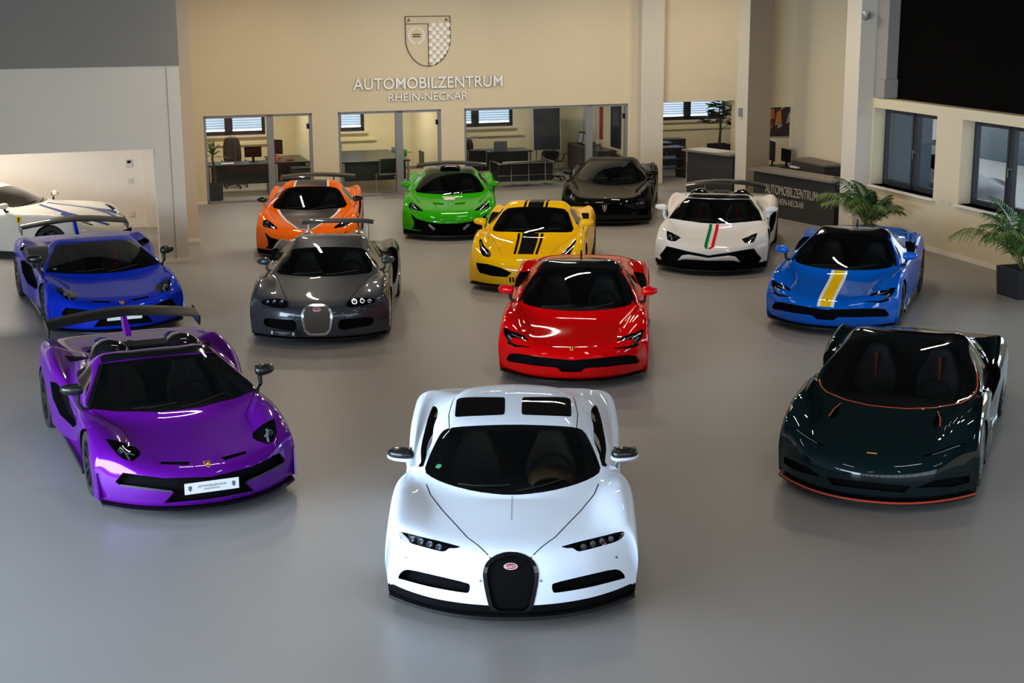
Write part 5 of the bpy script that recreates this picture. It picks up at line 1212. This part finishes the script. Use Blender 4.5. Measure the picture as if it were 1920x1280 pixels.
for k, (x0, x1, z0, z1, cl) in enumerate(((18.1, 18.35, 1.5, 1.8, (.35, .09, .02)), (18.35, 18.55, 1.35, 1.75, (.45, .14, .02)), (18.5, 18.62, 1.75, 1.95, (.35, .2, .02)), (18.42, 18.56, 1.28, 1.5, (.25, .25, .27)), (18.68, 18.8, 1.4, 1.7, (.3, .28, .26)), (18.2, 18.3, 1.25, 1.5, (.2, .05, .03)))):
    MB().prism([(x0, z0), (x1, z0+.06), (x1-.04, z1), (x0+.05, z1-.05)], lambda q: (q[0], 35.855, q[1]), lambda q: (q[0], 35.86, q[1])).build('poster_shape', mat('poster_tone_%d' % k, cl, .5), t)
tag(t, 'dark poster with orange shapes seen past the grey column', 'poster')
cabinet(16.3, 38.9, 1.6, .45, .78, 'dark low cupboard under the window behind the second counter', 3)
t = rempty('tray_shelf', 15.75, 36.9, 0); 
for z in (.25, .5, .78): MB().box(-.45, .45, -.3, .3, z, z+.03).build('shelf', TOPF, t)
for x in (-.43, .43): MB().box(x-.02, x+.02, -.3, .3, 0, .8).build('side', DARKF, t)
tag(t, 'open dark shelf with trays at the left edge of the rear opening', 'shelf')
for k in range(3): tag(rbox('paper_tray', 15.45, 15.85, 36.75, 37.05, .812+k*.05, .835+k*.05, (WHITE, BLK, GREYS)[k]), ('white', 'black', 'grey')[k] + ' paper tray stacked on the open dark shelf', 'tray')
# small devices
t = rempty('security_camera', 15.72, 27.0, 4.28); MB().lathe([(.001, .08), (.09, .08), (.09, .03), (.07, -.02), (.03, -.05), (.001, -.055)], 18).build('dome', GREYS, t, smooth=True); MB().box(-.04, .04, -.02, .1, .05, .12).build('bracket', WHITEW, t); tag(t, 'small dome security camera high on the right-hand column', 'camera')
tag(rbox('wall_sensor', 15.60, 15.67, 32.25, 32.35, 1.95, 2.15, GREYS, bevel=.01), 'small grey sensor on the side of the grey column', 'sensor')
# ---- plants
LEAF = [mat('palm_leaf_%d' % i, c_, .45) for i, c_ in enumerate(((.025, .075, .018), (.05, .12, .02), (.11, .15, .03)))]
STEM = mat('palm_stem', (.13, .14, .04), .5); SOIL = mat('soil', (.02, .014, .01), .9); POT = mat('anthracite_pot', (.022, .025, .033), .5); TRUNK = mat('yucca_trunk', (.10, .055, .03), .8, bump=.4, nscale=30)
def pot(t, w, h):
    v, f = loftbox([[(-w*.46, -w*.46, 0), (w*.46, -w*.46, 0), (w*.46, w*.46, 0), (-w*.46, w*.46, 0)], [(-w/2, -w/2, h), (w/2, -w/2, h), (w/2, w/2, h), (-w/2, w/2, h)]])
    f = f[:-1]; n = len(v); v += [(-w*.45, -w*.45, h), (w*.45, -w*.45, h), (w*.45, w*.45, h), (-w*.45, w*.45, h), (-w*.43, -w*.43, h-.06), (w*.43, -w*.43, h-.06), (w*.43, w*.43, h-.06), (-w*.43, w*.43, h-.06)]
    for k in range(4): f += [(4+k, 4+(k+1) % 4, n+(k+1) % 4, n+k), (n+k, n+(k+1) % 4, n+4+(k+1) % 4, n+4+k)]
    MB().add(v, f).build('pot', POT, t); MB().box(-w*.43, w*.43, -w*.43, w*.43, h-.10, h-.06).build('soil', SOIL, t)
def palm(a, b, w, h, fr_len, n, label, seed):
    rnd = random.Random(seed); t = rempty('potted_palm', a, b); pot(t, w, h)
    for i in range(n):
        az = 2*PI*i/n + rnd.uniform(-.25, .25); ln = fr_len*rnd.uniform(.75, 1.1); ln *= (1.0 if math.cos(az) < .25 else .62); lift = rnd.uniform(.9, 1.35) if i % 3 else rnd.uniform(1.25, 1.5)
        st = MB(); lf = MB(); pts = []; x = z = 0.0; an = lift; N = 14
        for k in range(N+1):
            pts.append(Vector((math.cos(az)*(x+.03), math.sin(az)*(x+.03), h-.06+z)))
            x += math.cos(an)*ln/N; z += math.sin(an)*ln/N; an -= (1.7 if i % 3 else 1.1)/N*(.4+1.2*k/N)
        st.tube(pts, [.011*(1-.75*k/N) for k in range(N+1)], 5)
        for k in range(3, N+1):
            for sub in (0, .5):
                if k == N and sub: continue
                p = pts[k].lerp(pts[min(k+1, N)], sub); d = (pts[min(k+1, N)]-pts[k-1]).normalized(); sd = d.cross(Vector((0, 0, 1))).normalized(); up = sd.cross(d)
                l2 = ln*.33*math.sin(PI*(.18+.78*(k+sub)/N))*rnd.uniform(.85, 1.1)+.05
                for s_ in (-1, 1):
                    dr = (sd*s_*.85+d*.75+up*.22).normalized(); wv = dr.cross(up).normalized()*.021
                    a1 = p+dr*l2*.45+up*.015; e = p+dr*l2-Vector((0, 0, l2*rnd.uniform(.35, .75)))
                    lf.add([p, a1+wv, e, a1-wv, a1-up*.006], [(0, 1, 4), (0, 4, 3), (1, 2, 4), (4, 2, 3)])
        s_ = st.build('stem', STEM, t, fix=False); o = lf.build('frond', LEAF[i % 3], s_, fix=False)
    tag(t, label, 'plant'); return t
palm(15.05, 25.4, .5, .42, 1.25, 17, 'potted palm in front of the far right-hand window', 3)
palm(15.05, 20.55, .62, .47, 1.40, 19, 'potted palm at the right edge, under the near window', 5)
t = rempty('potted_yucca', 3.98, 36.32); pot(t, .34, .42); MB().tube([(0, 0, .36), (.02, 0, .7), (-.03, .02, 1.0), (-.02, .02, 1.08)], [.045, .032, .028, .03], 9).build('trunk', TRUNK, t, smooth=True)
rnd = random.Random(2); YL = mat('yucca_leaf', (.13, .20, .03), .45); YD = mat('yucca_leaf_dark', (.05, .11, .02), .45)
for i in range(34):
    az = i*2.4; el = .1+1.25*((i*7) % 34)/34; ln = rnd.uniform(.32, .48); d = Vector((math.cos(az)*math.cos(el), math.sin(az)*math.cos(el), math.sin(el))); sd = d.cross(Vector((0, 0, 1))).normalized()*.02; o_ = Vector((-.02, .02, 1.03+.09*el)); mdp = o_+d*ln*.55; e = o_+d*ln-Vector((0, 0, .10*math.cos(el)))
    MB().add([o_-sd*.5, o_+sd*.5, mdp+sd, mdp-sd, e, mdp-Vector((0, 0, .008))], [(0, 1, 5), (1, 2, 5), (0, 5, 3), (5, 2, 4), (5, 4, 3)]).build('leaf', (YL, YD)[i % 2], t, fix=False)
tag(t, 'potted yucca with thin trunk behind the glass of the first rear office', 'plant')
t = rempty('potted_fig_tree', 17.6, 37.6); pot(t, .5, .75); MB().tube([(0, 0, .7), (.03, 0, 1.2), (0, .03, 1.7)], [.04, .03, .02], 9).build('trunk', TRUNK, t, smooth=True); FL = [mat('fig_leaf_%d' % i, c_, .4) for i, c_ in enumerate(((.018, .045, .012), (.03, .07, .018)))]
rnd = random.Random(9)
for i in range(130):
    az = rnd.uniform(0, 2*PI); rr = rnd.uniform(.08, .50); z = 1.30+rnd.uniform(0, .85); o_ = Vector((rr*math.cos(az), rr*math.sin(az), z)); d = Vector((math.cos(az), math.sin(az), rnd.uniform(-.5, .5))).normalized(); sd = d.cross(Vector((0, 0, 1))).normalized(); up = sd.cross(d); L_ = rnd.uniform(.20, .30); W_ = L_*.36
    P_ = [o_, o_+d*L_*.3+sd*W_, o_+d*L_*.7+sd*W_*.9, o_+d*L_, o_+d*L_*.7-sd*W_*.9, o_+d*L_*.3-sd*W_, o_+d*L_*.5-up*.015]
    MB().add(P_, [(0, 1, 6), (1, 2, 6), (2, 3, 6), (3, 4, 6), (4, 5, 6), (5, 0, 6)]).build('leaf', FL[i % 2], t, fix=False)
for i in range(8): az = i*.8; MB().tube([(0, 0, 1.1+.08*i), (.4*math.cos(az), .4*math.sin(az), 1.35+.09*i)], .009, 5).build('branch', TRUNK, t)
tag(t, 'dark leaved fig tree in a pot at the window of the rear opening', 'plant')
# ---- what shows through the right-hand windows
GRV = mat('yard_paving', (.035, .055, .068), .8); struct(rbox('yard_ground', 16.4, 40, 5, 45, -.4, -.3, GRV))
struct(rbox('wall_yard', 27, 27.3, 5, 45, -.3, 2.0, mat('yard_wall', (.10, .13, .15), .8)))
# parked car, shrub and sign board out in the yard
vp = dict(L=4.3, foh=.9, wb=2.6, wf=.88, wd=.87, wr=.88, bow=.25, zl=.18, zb=.45, zn=.75, yn=.04, y4=.35, zh1=.92, zh2=1.0, zcf=1.0, valley=.01, yc=1.1, zc=1.06, wcur=.25, xp=.70, zA=1.05, yt=1.9, zt=1.48, rxt=.58, wct=.08, dzt=.05, yp=2.5, zp=1.56, rxp=.58, yre=3.3, zre=1.52, rxr=.55, ydk=3.9, zdk=1.38, rxd=.52, zcr=1.05, ztl=1.15, xbelt=.80, zbelt=1.0, zsh=.95)
w_ = rw(19.5, 28.0, 0); pc = Car('parked_car', vp, (w_.x, w_.y, TH), mat('van_white', (.25, .26, .28), .5)); pc.root.location.z = -.3
pc.wheels(rf=.31, rr=.31, wfr=.2, wre=.2, rim=RIMS); pc.patch('windshield', mirror_poly([(0, 2.40), (.5, 2.38), (.62, 1.95), (0, 1.62)]), (0, 45), GLASSD, off=.003, sm=1)
pc.patch('side_window', [(1.55, 1.10), (3.3, 1.12), (3.2, 1.42), (2.1, 1.44)], (90, 0), GLASSD, off=.003, both=True, sm=1); pc.finish(); tag(pc.root, 'white car parked outside, seen through the far right-hand window', 'car')
t = rempty('garden_shrub', 17.95, 28.0, -.3); rnd = random.Random(4)
for i in range(90):
    d = Vector((rnd.gauss(0, 1), rnd.gauss(0, 1), abs(rnd.gauss(0, 1)))).normalized(); o_ = Vector((d.x*.33, d.y*.33, .15+d.z*.6)); sd = d.orthogonal().normalized()*.05
    MB().add([o_-sd*.3, o_+d*.08+sd, o_+d*.2, o_+d*.08-sd], [(0, 1, 2), (0, 2, 3)]).build('leaf', LEAF[i % 2], t, fix=False)
MB().lathe([(.3, 0), (.33, .25), (.27, .55), (.12, .72), (.001, .75)], 12).build('foliage_core', LEAF[0], t, smooth=True)
tag(t, 'green shrub outside the far right-hand window', 'shrub')
t = rempty('yard_sign', 20.7, 32.64, 0); MB().box(-.6, .6, -.03, 0, 1.2, 1.9).build('panel', WHITE, t); MB().lathe([(.001, 0), (.22, 0), (.22, .02), (.001, .02)], 20, 'Z', Matrix.Translation((0, -.03, 1.55)) @ Matrix.Rotation(PI/2, 4, 'X')).build('red_disc', mat('sign_red', (.4, .02, .02), .5), t)
tag(t, 'white sign board with red disc on the outside wall beyond the far right-hand window', 'sign')
